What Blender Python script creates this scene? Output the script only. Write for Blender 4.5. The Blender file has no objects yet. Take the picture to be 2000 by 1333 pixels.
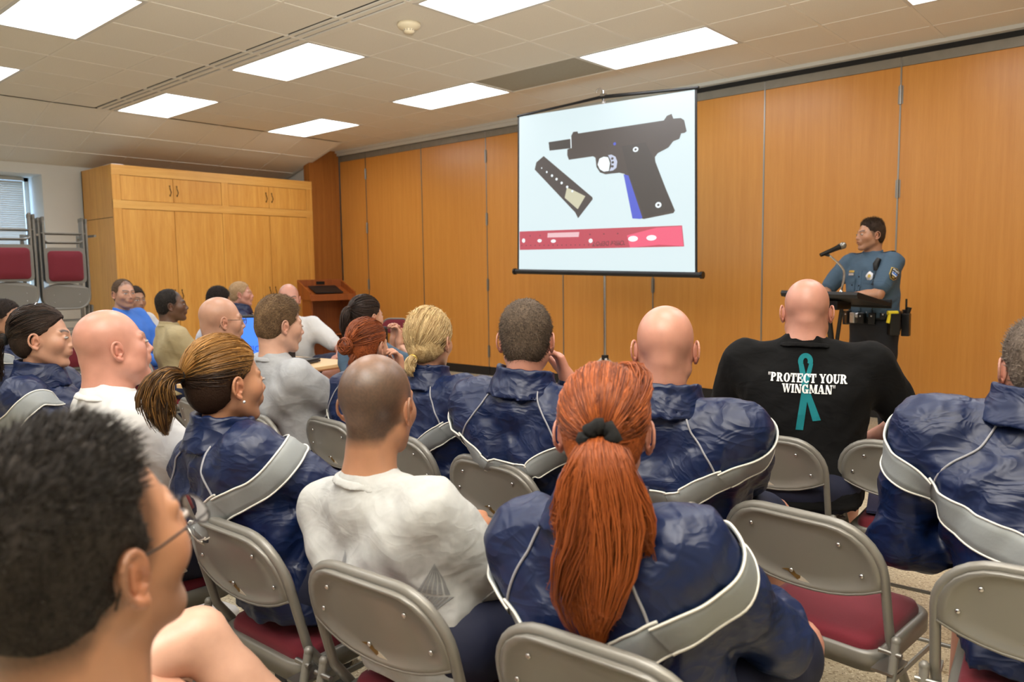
import bpy, bmesh, math, random
import numpy as np
from mathutils import Vector, Matrix
from mathutils.bvhtree import BVHTree
random.seed(7); np.random.seed(7)
scene = bpy.context.scene
COL = scene.collection
R = math.radians

# ---------------------------------------------------------------- camera
CAM_H = 1.37
cam = bpy.data.cameras.new('camera')
cam.sensor_width = 36.0
cam.lens = 27.0
cam.dof.use_dof = True
cam.dof.focus_distance = 2.6
cam.dof.aperture_fstop = 4.5
cam_o = bpy.data.objects.new('camera', cam)
COL.objects.link(cam_o)
yaw, pitch, roll = R(41.4), R(5.3), R(-0.8)
fw = Vector((-math.sin(yaw) * math.cos(pitch), math.cos(yaw) * math.cos(pitch), -math.sin(pitch)))
rt = Vector((math.cos(yaw), math.sin(yaw), 0))
up = rt.cross(fw)
r2 = rt * math.cos(roll) + up * math.sin(roll)
u2 = -rt * math.sin(roll) + up * math.cos(roll)
M = Matrix((r2, u2, -fw)).transposed().to_4x4()
M.translation = Vector((0, 0, CAM_H))
cam_o.matrix_world = M
scene.camera = cam_o

# ---------------------------------------------------------------- world, exposure
scene.view_settings.view_transform = 'Standard'
scene.view_settings.look = 'None'
scene.view_settings.gamma = 1.0
scene.view_settings.use_curve_mapping = False
scene.view_settings.exposure = 0.0
LAMP_STRENGTH = 9.5
SCREEN_STRENGTH = 1.0
world = bpy.data.worlds.new('daylight')
scene.world = world
world.use_nodes = True
bg = world.node_tree.nodes['Background']
bg.inputs['Color'].default_value = (0.62, 0.80, 1.0, 1)
bg.inputs['Strength'].default_value = 3.0
# the photographer's flash, tilted up at the ceiling beside the camera
fl_ = bpy.data.lights.new('bounce_flash', 'SPOT')
fl_.energy = 1250.0; fl_.spot_size = R(130); fl_.spot_blend = 0.6; fl_.shadow_soft_size = 0.06; fl_.color = (1.0, 0.97, 0.92)
flo = bpy.data.objects.new('bounce_flash', fl_); COL.objects.link(flo)
flo.location = (0.12, -0.10, 1.62)
flo.rotation_euler = (R(180 - 28), 0, R(41))

# ---------------------------------------------------------------- materials
def lin(c):
    return tuple(((v / 255.0) / 12.92) if v / 255.0 <= 0.04045 else (((v / 255.0) + 0.055) / 1.055) ** 2.4 for v in c)

def mat(name, rgb, rough=0.5, metal=0.0, noise=0.0, nscale=20.0, bump=0.0, bscale=60.0, stretch=(1, 1, 1),
        spec=0.5, emit=None, estr=0.0, attr=None, sheen=0.0, coat=0.0, bdist=0.004):
    m = bpy.data.materials.new(name)
    m.use_nodes = True
    nt = m.node_tree
    b = nt.nodes['Principled BSDF']
    c = lin(rgb)
    b.inputs['Base Color'].default_value = (*c, 1)
    b.inputs['Roughness'].default_value = rough
    b.inputs['Metallic'].default_value = metal
    b.inputs['Specular IOR Level'].default_value = spec
    if sheen:
        b.inputs['Sheen Weight'].default_value = sheen
    if coat:
        b.inputs['Coat Weight'].default_value = coat
        b.inputs['Coat Roughness'].default_value = 0.15
    src = None
    if attr:
        a = nt.nodes.new('ShaderNodeAttribute')
        a.attribute_name = attr
        src = a.outputs['Color']
    if noise or bump:
        tc = nt.nodes.new('ShaderNodeTexCoord')
        mp = nt.nodes.new('ShaderNodeMapping')
        mp.inputs['Scale'].default_value = stretch
        nt.links.new(tc.outputs['Object'], mp.inputs['Vector'])
    if noise:
        n = nt.nodes.new('ShaderNodeTexNoise')
        n.inputs['Scale'].default_value = nscale
        n.inputs['Detail'].default_value = 4
        nt.links.new(mp.outputs['Vector'], n.inputs['Vector'])
        rr = nt.nodes.new('ShaderNodeMapRange')
        rr.inputs['From Min'].default_value = 0.25
        rr.inputs['From Max'].default_value = 0.75
        rr.inputs['To Min'].default_value = 1 - noise
        rr.inputs['To Max'].default_value = 1 + noise
        nt.links.new(n.outputs['Fac'], rr.inputs['Value'])
        mx = nt.nodes.new('ShaderNodeMix')
        mx.data_type = 'RGBA'
        mx.blend_type = 'MULTIPLY'
        mx.inputs['Factor'].default_value = 1
        if src is not None:
            nt.links.new(src, mx.inputs['A'])
        else:
            mx.inputs['A'].default_value = (*c, 1)
        nt.links.new(rr.outputs['Result'], mx.inputs['B'])
        src = mx.outputs['Result']
    if src is not None:
        nt.links.new(src, b.inputs['Base Color'])
    if bump:
        n2 = nt.nodes.new('ShaderNodeTexNoise')
        n2.inputs['Scale'].default_value = bscale
        n2.inputs['Detail'].default_value = 5
        nt.links.new(mp.outputs['Vector'], n2.inputs['Vector'])
        bp = nt.nodes.new('ShaderNodeBump')
        bp.inputs['Strength'].default_value = bump
        bp.inputs['Distance'].default_value = bdist
        nt.links.new(n2.outputs['Fac'], bp.inputs['Height'])
        nt.links.new(bp.outputs['Normal'], b.inputs['Normal'])
    if emit is not None:
        b.inputs['Emission Color'].default_value = (*lin(emit), 1)
        b.inputs['Emission Strength'].default_value = estr
    return m

def wood(name, c1, c2, scale=3.0, stretch=(6, 6, 0.25), rough=0.35, ring=0.35, coat=0.0):
    m = bpy.data.materials.new(name)
    m.use_nodes = True
    nt = m.node_tree
    b = nt.nodes['Principled BSDF']
    tc = nt.nodes.new('ShaderNodeTexCoord')
    mp = nt.nodes.new('ShaderNodeMapping')
    mp.inputs['Scale'].default_value = stretch
    nt.links.new(tc.outputs['Object'], mp.inputs['Vector'])
    n1 = nt.nodes.new('ShaderNodeTexNoise')
    n1.inputs['Scale'].default_value = scale
    n1.inputs['Detail'].default_value = 6
    n1.inputs['Roughness'].default_value = 0.65
    n1.inputs['Distortion'].default_value = ring
    nt.links.new(mp.outputs['Vector'], n1.inputs['Vector'])
    n2 = nt.nodes.new('ShaderNodeTexNoise')
    n2.inputs['Scale'].default_value = scale * 9
    n2.inputs['Detail'].default_value = 3
    nt.links.new(mp.outputs['Vector'], n2.inputs['Vector'])
    ad = nt.nodes.new('ShaderNodeMath')
    ad.operation = 'MULTIPLY_ADD'
    ad.inputs[1].default_value = 0.45
    nt.links.new(n2.outputs['Fac'], ad.inputs[0])
    nt.links.new(n1.outputs['Fac'], ad.inputs[2])
    cr = nt.nodes.new('ShaderNodeValToRGB')
    cr.color_ramp.elements[0].position = 0.45
    cr.color_ramp.elements[0].color = (*lin(c1), 1)
    cr.color_ramp.elements[1].position = 0.95
    cr.color_ramp.elements[1].color = (*lin(c2), 1)
    nt.links.new(ad.outputs['Value'], cr.inputs['Fac'])
    nt.links.new(cr.outputs['Color'], b.inputs['Base Color'])
    b.inputs['Roughness'].default_value = rough
    if coat:
        b.inputs['Coat Weight'].default_value = coat
    return m

def speckle(name, base, spots, scale=90.0):
    m = bpy.data.materials.new(name)
    m.use_nodes = True
    nt = m.node_tree
    b = nt.nodes['Principled BSDF']
    tc = nt.nodes.new('ShaderNodeTexCoord')
    prev = None
    base_rgb = nt.nodes.new('ShaderNodeRGB')
    base_rgb.outputs[0].default_value = (*lin(base), 1)
    prev = base_rgb.outputs[0]
    for i, (c, sc, th) in enumerate(spots):
        v = nt.nodes.new('ShaderNodeTexNoise')
        v.inputs['Scale'].default_value = sc
        v.inputs['Detail'].default_value = 2
        mp = nt.nodes.new('ShaderNodeMapping')
        mp.inputs['Location'].default_value = (i * 7.3, i * 3.1, 0)
        nt.links.new(tc.outputs['Object'], mp.inputs['Vector'])
        nt.links.new(mp.outputs['Vector'], v.inputs['Vector'])
        g = nt.nodes.new('ShaderNodeMapRange')
        g.inputs['From Min'].default_value = th
        g.inputs['From Max'].default_value = th + 0.03
        nt.links.new(v.outputs['Fac'], g.inputs['Value'])
        mx = nt.nodes.new('ShaderNodeMix')
        mx.data_type = 'RGBA'
        nt.links.new(g.outputs['Result'], mx.inputs['Factor'])
        nt.links.new(prev, mx.inputs['A'])
        mx.inputs['B'].default_value = (*lin(c), 1)
        prev = mx.outputs['Result']
    nt.links.new(prev, b.inputs['Base Color'])
    b.inputs['Roughness'].default_value = 0.32
    return m

MT = {}
def M_(k, *a, **kw):
    MT[k] = mat(k, *a, **kw)
M_('tile', (222, 216, 202), 0.95, noise=0.05, nscale=120, bump=0.35, bscale=260, spec=0.1)
M_('grid', (222, 216, 202), 0.6)
M_('plenum', (120, 112, 100), 0.9)
M_('wall', (206, 204, 194), 0.8, noise=0.02, nscale=3)
M_('white_metal', (200, 198, 190), 0.5)
M_('lamp', (255, 253, 250), 0.5, emit=(250, 251, 255), estr=LAMP_STRENGTH)
M_('black', (14, 14, 15), 0.5)
M_('black_gloss', (12, 12, 14), 0.25)
M_('baseboard', (20, 19, 19), 0.45, noise=0.2, nscale=12)
M_('grey_metal', (134, 128, 116), 0.4, metal=0.2, noise=0.10, nscale=9)
M_('dark_slot', (22, 20, 18), 0.8)
M_('grille', (158, 150, 132), 0.6, noise=0.05, nscale=40)
M_('chair_metal', (128, 125, 118), 0.30, metal=0.15, spec=0.6, bump=0.05, bscale=300, bdist=0.001)
M_('burgundy', (112, 22, 38), 0.85, noise=0.12, nscale=350, bump=0.25, bscale=900, sheen=0.15, bdist=0.001)
M_('chrome', (205, 205, 205), 0.18, metal=1.0)
M_('steel', (150, 148, 142), 0.35, metal=0.9)
M_('brass_dark', (84, 62, 34), 0.4, metal=0.7)
M_('sticker_glue', (112, 84, 34), 0.7, noise=0.4, nscale=60)
M_('sticker_paper', (205, 196, 180), 0.8)
M_('sole_grey', (112, 108, 100), 0.6)
M_('rubber', (40, 38, 36), 0.7)
M_('cream_plastic', (226, 214, 184), 0.5)
M_('blind', (214, 214, 208), 0.6)
M_('glass_day', (190, 220, 255), 0.1, emit=(176, 214, 255), estr=5.0)
M_('tabletop', (226, 190, 140), 0.35, noise=0.05, nscale=8)
M_('table_edge', (150, 92, 52), 0.5)
M_('laptop', (34, 34, 36), 0.4)
M_('paper', (236, 236, 238), 0.8)
M_('folder_navy', (38, 48, 84), 0.5)
M_('monitor_blue', (60, 110, 215), 0.3, emit=(72, 132, 235), estr=0.85)
M_('monitor_text', (50, 90, 190), 0.3, emit=(40, 84, 190), estr=0.8)
MT['floor'] = speckle('floor_terrazzo', (196, 184, 156), [((160, 144, 116), 70, 0.56), ((228, 220, 200), 95, 0.60), ((58, 52, 46), 120, 0.66)])
MT['panel_wood'] = wood('panel_wood', (192, 126, 52), (207, 143, 66), 2.2, (9, 9, 0.3), 0.32, 0.2)
MT['oak'] = wood('oak', (200, 136, 54), (228, 172, 86), 2.0, (7, 7, 0.35), 0.4, 0.9)
MT['oak_h'] = wood('oak_horizontal', (208, 148, 66), (232, 182, 100), 2.0, (7, 0.35, 7), 0.4, 0.9)
MT['lectern_wood'] = wood('lectern_wood', (120, 58, 20), (158, 84, 34), 2.4, (8, 8, 0.4), 0.35, 0.4)
MT['jamb_wood'] = wood('jamb_wood', (140, 84, 32), (170, 108, 46), 2.4, (9, 9, 0.3), 0.4, 0.3)

# ---------------------------------------------------------------- mesh helpers
def link(name, me, m=None, parent=None, loc=None, rotz=0.0):
    o = bpy.data.objects.new(name, me)
    COL.objects.link(o)
    if m is not None and me is not None:
        me.materials.append(m)
    if parent is not None:
        o.parent = parent
    if loc is not None:
        o.location = loc
    if rotz:
        o.rotation_euler = (0, 0, rotz)
    return o

def tag(o, label=None, cat=None, group=None, kind=None):
    if label: o['label'] = label
    if cat: o['category'] = cat
    if group: o['group'] = group
    if kind: o['kind'] = kind
    return o

def empty(name, loc, rotz=0.0, label=None, cat=None, group=None):
    o = bpy.data.objects.new(name, None)
    COL.objects.link(o)
    o.empty_display_size = 0.1
    o.location = loc
    o.rotation_euler = (0, 0, rotz)
    return tag(o, label, cat, group)

class MB:
    """collects shapes into one mesh"""
    def __init__(s):
        s.v = []; s.f = []; s.sm = []
    def add(s, v, f, smooth=False):
        n = len(s.v)
        s.v += [tuple(p) for p in v]
        s.f += [tuple(i + n for i in q) for q in f]
        s.sm += [smooth] * len(f)
        return s
    def box(s, x0, x1, y0, y1, z0, z1, bev=0.0):
        if bev <= 0:
            v = [(x0, y0, z0), (x1, y0, z0), (x1, y1, z0), (x0, y1, z0), (x0, y0, z1), (x1, y0, z1), (x1, y1, z1), (x0, y1, z1)]
            f = [(0, 3, 2, 1), (4, 5, 6, 7), (0, 1, 5, 4), (1, 2, 6, 5), (2, 3, 7, 6), (3, 0, 4, 7)]
            return s.add(v, f)
        bm = bmesh.new()
        bmesh.ops.create_cube(bm, size=1)
        for q in bm.verts:
            q.co = Vector(((x0 + x1) / 2 + q.co.x * (x1 - x0), (y0 + y1) / 2 + q.co.y * (y1 - y0), (z0 + z1) / 2 + q.co.z * (z1 - z0)))
        bmesh.ops.bevel(bm, geom=bm.edges[:], offset=bev, segments=2, affect='EDGES', profile=0.5)
        bm.verts.index_update()
        s.add([q.co for q in bm.verts], [[q.index for q in f.verts] for f in bm.faces])
        bm.free()
        return s
    def tube(s, pts, r, n=10, caps=True, closed=False):
        P = [Vector(p) for p in pts]
        m = len(P)
        rs = r if isinstance(r, (list, tuple)) else [r] * m
        v = []
        prev = None
        for i in range(m):
            if closed:
                t = P[(i + 1) % m] - P[i - 1]
            else:
                t = P[min(i + 1, m - 1)] - P[max(i - 1, 0)]
            t = t.normalized() if t.length > 1e-9 else Vector((0, 0, 1))
            if prev is None:
                a = Vector((0, 0, 1)) if abs(t.z) < 0.9 else Vector((1, 0, 0))
                u = t.cross(a).normalized()
            else:
                u = (prev - t * prev.dot(t)).normalized()
            prev = u
            w = t.cross(u)
            for k in range(n):
                an = 2 * math.pi * k / n
                v.append(P[i] + (u * math.cos(an) + w * math.sin(an)) * rs[i])
        f = []
        for i in range(m if closed else m - 1):
            j = (i + 1) % m
            for k in range(n):
                f.append((i * n + k, i * n + (k + 1) % n, j * n + (k + 1) % n, j * n + k))
        s.add(v, f, True)
        if caps and not closed:
            s.add([v[k] for k in range(n)][::-1], [tuple(range(n))])
            s.add([v[(m - 1) * n + k] for k in range(n)], [tuple(range(n))])
        return s
    def lathe(s, prof, n=24, c=(0, 0, 0)):
        v = []; f = []
        for (r, z) in prof:
            for k in range(n):
                a = 2 * math.pi * k / n
                v.append((c[0] + r * math.cos(a), c[1] + r * math.sin(a), c[2] + z))
        for i in range(len(prof) - 1):
            for k in range(n):
                f.append((i * n + k, i * n + (k + 1) % n, (i + 1) * n + (k + 1) % n, (i + 1) * n + k))
        return s.add(v, f, True)
    def ball(s, c, r, n=8, sc=(1, 1, 1)):
        v = [(c[0], c[1], c[2] - r * sc[2])]; f = []
        m = n // 2
        for i in range(1, m):
            ph = -math.pi / 2 + math.pi * i / m
            for k in range(n):
                a = 2 * math.pi * k / n
                v.append((c[0] + r * sc[0] * math.cos(ph) * math.cos(a), c[1] + r * sc[1] * math.cos(ph) * math.sin(a), c[2] + r * sc[2] * math.sin(ph)))
        v.append((c[0], c[1], c[2] + r * sc[2]))
        for k in range(n):
            f.append((0, 1 + (k + 1) % n, 1 + k))
            f.append((len(v) - 1, len(v) - 1 - n + k, len(v) - 1 - n + (k + 1) % n))
        for i in range(m - 2):
            for k in range(n):
                a = 1 + i * n
                f.append((a + k, a + (k + 1) % n, a + n + (k + 1) % n, a + n + k))
        return s.add(v, f, True)
    def prism(s, poly, fn, t0, t1):
        """extrude 2-d outline; fn(u,v,t) -> xyz"""
        n = len(poly)
        v = [fn(a, b, t0) for a, b in poly] + [fn(a, b, t1) for a, b in poly]
        f = [tuple(range(n))[::-1], tuple(range(n, 2 * n))]
        for i in range(n):
            j = (i + 1) % n
            f.append((i, j, n + j, n + i))
        return s.add(v, f)
    def mesh(s, name):
        me = bpy.data.meshes.new(name)
        me.from_pydata(s.v, [], s.f)
        me.polygons.foreach_set('use_smooth', s.sm)
        bm = bmesh.new(); bm.from_mesh(me)
        bmesh.ops.recalc_face_normals(bm, faces=bm.faces[:])
        bm.to_mesh(me); bm.free()
        me.update()
        return me
    def build(s, name, m=None, parent=None, loc=None, rotz=0.0):
        return link(name, s.mesh(name), m, parent, loc, rotz)

def copy_tree(o, parent=None):
    c = o.copy(); COL.objects.link(c)
    if parent is not None:
        c.parent = parent
    for ch in o.children:
        copy_tree(ch, c)
    return c

# ================================================================ ROOM
CZ = 3.2
X0, X1, Y0, Y1 = -10.75, 3.2, -4.2, 7.25
XR = -9.095                     # where the flat ceiling turns down
SL = math.tan(R(15.0))
fl = MB().box(X0 - 0.1, X1 + 0.1, Y0 - 0.1, 8.0, -0.1, 0.0).build('floor', MT['floor']); tag(fl, 'beige speckled terrazzo floor', 'floor', kind='structure')

# ceiling : backing, lay-in tiles, tee bars, slot diffuser
ce = MB().box(XR, X1 + 0.1, Y0 - 0.1, 8.0, CZ + 0.022, CZ + 0.10).build('ceiling', MT['plenum'])
tag(ce, 'white lay-in tile ceiling with a sloping left end', 'ceiling', kind='structure')
PX, PY = 0.625, 0.62
GX = -2.22
GY = 1.80
lamp_cells = set()
def xk(k): return GX - PX * k
def yk(j): return GY + PY * j
lamp_rows = {0: [5, 9, 1, -3], 3: [1, 5, 9, -3], 6: [1, 5, 9, -3], -3: [1, 5, 9, -3], -6: [1, 5, 9, -3]}
lamps = []
for j, ks in lamp_rows.items():
    for k in ks:
        lamps.append((k, j)); lamp_cells.add((k, j)); lamp_cells.add((k + 1, j))
grille_cell = [(3, 6), (4, 6)]
for c in grille_cell: lamp_cells.add(c)
tile_me = MB().box(-PX / 2 + 0.010, PX / 2 - 0.010, -PY / 2 + 0.010, PY / 2 - 0.010, 0.0, 0.016, 0.003).mesh('ceiling_tile')
tile_me.materials.append(MT['tile'])
slot_me = MB().box(-PX / 2 + 0.010, PX / 2 - 0.010, -0.205, 0.205, 0.0, 0.016, 0.003).mesh('ceiling_tile_cut')
slot_me.materials.append(MT['tile'])
last_me = MB().box(-PX / 2 + 0.010, PX / 2 - 0.010, -0.205, 0.205, 0.0, 0.016, 0.003).mesh('ceiling_tile_edge')
last_me.materials.append(MT['tile'])
for k in range(-2, 11):
    for j in range(-2, 9):
        if (k, j) in lamp_cells: continue
        cx = xk(k) - PX / 2; cy = yk(j) + PY / 2
        if j == 2:
            o = link('ceiling_tile', slot_me, None, ce, (cx, yk(2) + 0.215, CZ))
        elif j == 8:
            o = link('ceiling_tile', last_me, None, ce, (cx, yk(8) + 0.215, CZ))
        else:
            o = link('ceiling_tile', tile_me, None, ce, (cx, cy, CZ))
# beyond what the photograph shows: tiles joined
b = MB()
for k in range(-9, 11):
    for j in range(-10, 9):
        if (k, j) in lamp_cells or (k >= -2 and j >= -2): continue
        cx = xk(k) - PX / 2; cy = yk(j) + PY / 2
        b.box(cx - PX / 2 + 0.01, cx + PX / 2 - 0.01, cy - PY / 2 + 0.01, cy + PY / 2 - 0.01, CZ, CZ + 0.016)
o = b.build('distant_ceiling_tiles', MT['tile'], ce); o['kind'] = 'stuff'
mids = {(k + 1, j) for (k, j) in lamps} | {(4, 6)}
for k in range(-9, 12):
    b = MB()
    b.box(xk(k) - 0.012, xk(k) + 0.012, Y0, yk(-9), CZ - 0.004, CZ + 0.022)
    for j in range(-9, 9):
        if (k, j) not in mids: b.box(xk(k) - 0.012, xk(k) + 0.012, yk(j), min(yk(j + 1), 7.2), CZ - 0.004, CZ + 0.022)
    b.build('grid_bar', MT['grid'], ce)
for j in range(-9, 9):
    MB().box(XR, X1, yk(j) - 0.012, yk(j) + 0.012, CZ - 0.003, CZ + 0.022).build('grid_bar', MT['grid'], ce)
# slot diffuser
sy0, sy1 = yk(3) - 0.178, yk(3) - 0.012
df = MB().box(XR, X1, sy0, sy1, CZ + 0.005, CZ + 0.02).build('slot_diffuser', MT['dark_slot'], ce)
for (a, c) in ((0.0, 0.030), (0.058, 0.104), (0.132, 0.166)):
    MB().box(XR, X1, sy0 + a, sy0 + c, CZ - 0.006, CZ + 0.006).build('diffuser_vane', MT['grid'], df)
x = XR
while x < X1:
    MB().box(x, x + 0.02, sy0, sy1, CZ - 0.008, CZ).build('diffuser_bridge', MT['grid'], df)
    x += 1.25
# sloping end
YE = 6.72
sl = MB().add([(XR, Y0, CZ + .03), (XR, YE, CZ + .03), (X0, YE, CZ + .03 - SL * (XR - X0)), (X0, Y0, CZ + .03 - SL * (XR - X0)),
               (XR, Y0, CZ + .10), (XR, YE, CZ + .10), (X0, YE, CZ + .10 - SL * (XR - X0)), (X0, Y0, CZ + .10 - SL * (XR - X0))],
              [(0, 1, 2, 3), (7, 6, 5, 4), (0, 4, 5, 1), (1, 5, 6, 2), (2, 6, 7, 3), (3, 7, 4, 0)]).build('ceiling_slope', MT['plenum'])
tag(sl, 'sloping tiled ceiling strip over the cabinet and window wall', 'ceiling', kind='structure')
an = math.atan(SL)
for i in range(3):
    s0 = i * PX + 0.01; s1 = min((i + 1) * PX - 0.01, (XR - X0) / math.cos(an))
    for j in range(-2, 8):
        y0 = yk(j) + .01; y1 = min(yk(j + 1) - .01, YE)
        v = []
        for t in (0.0, 0.016):
            for (s_, y_) in ((s0, y0), (s1, y0), (s1, y1), (s0, y1)):
                v.append((XR - s_ * math.cos(an) + t * math.sin(an), y_, CZ - s_ * math.sin(an) + t * math.cos(an)))
        MB().add(v, [(0, 1, 2, 3), (7, 6, 5, 4), (0, 4, 5, 1), (1, 5, 6, 2), (2, 6, 7, 3), (3, 7, 4, 0)]).build('ceiling_tile', MT['tile'], sl)
for j in range(-2, 9):
    y = min(yk(j), YE - 0.012)
    L = (XR - X0) / math.cos(an)
    v = []
    for t in (-0.004, 0.02):
        for (s_, y_) in ((0, y - .012), (L, y - .012), (L, y + .012), (0, y + .012)):
            v.append((XR - s_ * math.cos(an) + t * math.sin(an), y_, CZ - s_ * math.sin(an) + t * math.cos(an)))
    MB().add(v, [(0, 1, 2, 3), (7, 6, 5, 4), (0, 4, 5, 1), (1, 5, 6, 2), (2, 6, 7, 3), (3, 7, 4, 0)]).build('grid_bar', MT['grid'], sl)
for i in range(3):
    s_ = i * PX
    xx = XR - s_ * math.cos(an); zz = CZ - s_ * math.sin(an)
    MB().box(xx - .012, xx + .012, Y0, YE, zz - .004, zz + .015).build('grid_bar', MT['grid'], sl)
# flat return beyond the slope, over the folding partition
rc = MB().box(X0, XR, YE, 8.0, CZ, CZ + 0.1).build('ceiling_return', MT['tile']); tag(rc, 'short flat ceiling above the end of the partition', 'ceiling', kind='structure')
MB().add([(XR, YE, CZ + .1), (X0, YE, CZ + .1), (X0, YE, CZ - SL * (XR - X0)), (XR, YE, CZ), (XR, YE + .04, CZ + .1), (X0, YE + .04, CZ + .1), (X0, YE + .04, CZ - SL * (XR - X0)), (XR, YE + .04, CZ)],
         [(0, 1, 2, 3), (7, 6, 5, 4), (0, 4, 5, 1), (1, 5, 6, 2), (2, 6, 7, 3), (3, 7, 4, 0)]).build('cheek', MT['wall'], rc)

# walls
WX = -11.35                    # outer face of the deep window wall
wl = MB()
wy0, wy1, wz0, wz1 = 1.35, 3.42, 0.95, 2.63
wl.box(WX, X0, Y0, wy0, 0, CZ).box(WX, X0, wy1, 8.0, 0, CZ).box(WX, X0, wy0, wy1, 0, wz0).box(WX, X0, wy0, wy1, wz1, CZ)
o = wl.build('wall_left', MT['wall']); tag(o, 'pale plaster wall with a deep window opening', 'wall', kind='structure')
o = MB().box(X0, -10.0, YE + 0.06, YE + 0.12, 0, CZ).build('wall_return', MT['wall']); tag(o, 'short white wall beside the cabinet end', 'wall', kind='structure')
o = MB().box(X1, X1 + 0.1, Y0, 8.0, 0, CZ).build('wall_right', MT['wall']); tag(o, 'pale side wall', 'wall', kind='structure')
o = MB().box(X0, X1, Y0 - 0.1, Y0, 0, CZ).build('wall_back', MT['wall']); tag(o, 'pale rear wall', 'wall', kind='structure')
o = MB().box(X0, X1, Y1 + 0.12, Y1 + 0.22, 0, CZ + .05).build('wall_front', MT['wall']); tag(o, 'wall behind the folding partition', 'wall', kind='structure')
o = MB().box(-10.0, -9.86, 6.70, Y1 - 0.02, 0, CZ).build('trim_jamb', MT['jamb_wood']); tag(o, 'brown wooden jamb at the end of the partition', 'trim', kind='structure')
# partition header trims
o = MB().box(-9.86, X1, 7.17, 7.24, 3.168, CZ + .02).build('trim_header', MT['white_metal']); tag(o, 'pale metal track cover under the ceiling', 'trim', kind='structure')
o = MB().box(-9.86, X1, 7.235, 7.34, 3.127, 3.168).build('trim_track', MT['dark_slot']); tag(o, 'dark partition track slot', 'trim', kind='structure')
o = MB().box(-9.86, -4.2, 7.20, 7.245, 3.128, 3.168).build('trim_fascia', MT['white_metal']); tag(o, 'pale strip closing the track left of the screen', 'trim', kind='structure')

# folding partition: every leaf is a part with its top strip, hinges
fp = empty('folding_partition', (0, Y1, 0), 0, 'orange wood folding partition of tall leaves behind the screen', 'partition')
XJ = [-9.86, -9.23, -8.01, -6.79, -5.57, -4.35, -3.13, -1.93, -0.71, 0.51, 1.73, 2.95, 3.2]
for i in range(len(XJ) - 1):
    a, c = XJ[i] + 0.004, XJ[i + 1] - 0.004
    lf = MB().box(a, c, 0.0, 0.05, 0.115, 3.045, 0.004).build('leaf', MT['panel_wood'], fp)
    MB().box(a, c, -0.002, 0.05, 3.047, 3.125).build('top_channel', MT['grey_metal'], lf)
    MB().box(a, c, 0.006, 0.05, 0.002, 0.112).build('kick_strip', MT['baseboard'], lf)
    if i % 2 == 0 or True:
        MB().box(c - 0.003, c + 0.009, -0.004, 0.03, 0.115, 3.12).build('edge_strip', MT['steel'], lf)
    if XJ[i + 1] in (-9.23, -6.79, -4.35, -1.93, 0.51):
        for z in (0.32, 1.18, 2.02, 2.81):
            hb = MB().tube([(c + 0.004, -0.010, z - 0.08), (c + 0.004, -0.010, z + 0.08)], 0.011, 8)
            hb.box(c - 0.016, c + 0.024, -0.004, 0.004, z - 0.075, z + 0.075)
            for q in (-0.045, 0, 0.045):
                hb.tube([(c + .004, -.010, z + q - .003), (c + .004, -.010, z + q + .003)], 0.013, 8)
            hb.build('hinge', MT['steel'], lf)

# window with blind
wn = MB().box(WX + 0.02, WX + 0.05, wy0, wy1, wz0, wz1).build('window_1', MT['glass_day']); tag(wn, 'daylit window behind a lowered white blind', 'window', kind='structure')
f = MB()
f.box(WX + .05, WX + .10, wy0, wy0 + .05, wz0, wz1).box(WX + .05, WX + .10, wy1 - .05, wy1, wz0, wz1).box(WX + .05, WX + .10, wy0, wy1, wz0, wz0 + .05).box(WX + .05, WX + .10, wy0, wy1, wz1 - .05, wz1).box(WX + .05, WX + .10, (wy0 + wy1) / 2 - .025, (wy0 + wy1) / 2 + .025, wz0, wz1)
f.build('window_frame', MT['white_metal'], wn)
bl = empty('window_blind', (WX + 0.16, 0, 0), 0, 'lowered white horizontal slat blind in the left window', 'blind')
MB().box(-0.03, 0.03, wy0 + .06, wy1 - .08, wz1 - 0.05, wz1 - .005).build('headrail', MT['white_metal'], bl)
slat = MB().add([(-0.007, wy0 + .06, 0.0155), (0.007, wy0 + .06, -0.0155), (0.007, wy1 - .08, -0.0155), (-0.007, wy1 - .08, 0.0155),
                 (-0.0055, wy0 + .06, 0.0160), (0.0085, wy0 + .06, -0.0150), (0.0085, wy1 - .08, -0.0150), (-0.0055, wy1 - .08, 0.0160)],
                [(0, 1, 2, 3), (7, 6, 5, 4), (0, 4, 5, 1), (1, 5, 6, 2), (2, 6, 7, 3), (3, 7, 4, 0)]).mesh('slat')
slat.materials.append(MT['blind'])
z = wz1 - 0.07
while z > wz0 + 0.03:
    link('slat', slat, None, bl, (0, 0, z)); z -= 0.027
for y in (1.6, 2.3, 2.95):
    MB().box(-.018, -.015, y - .01, y + .01, wz0 + .02, wz1 - .05).build('ladder_tape', MT['white_metal'], bl)
o = MB().box(X0, X0 + .012, Y0, 3.8, 0, .1).build('baseboard_left', MT['baseboard']); tag(o, 'black baseboard', 'baseboard', kind='structure')

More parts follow.
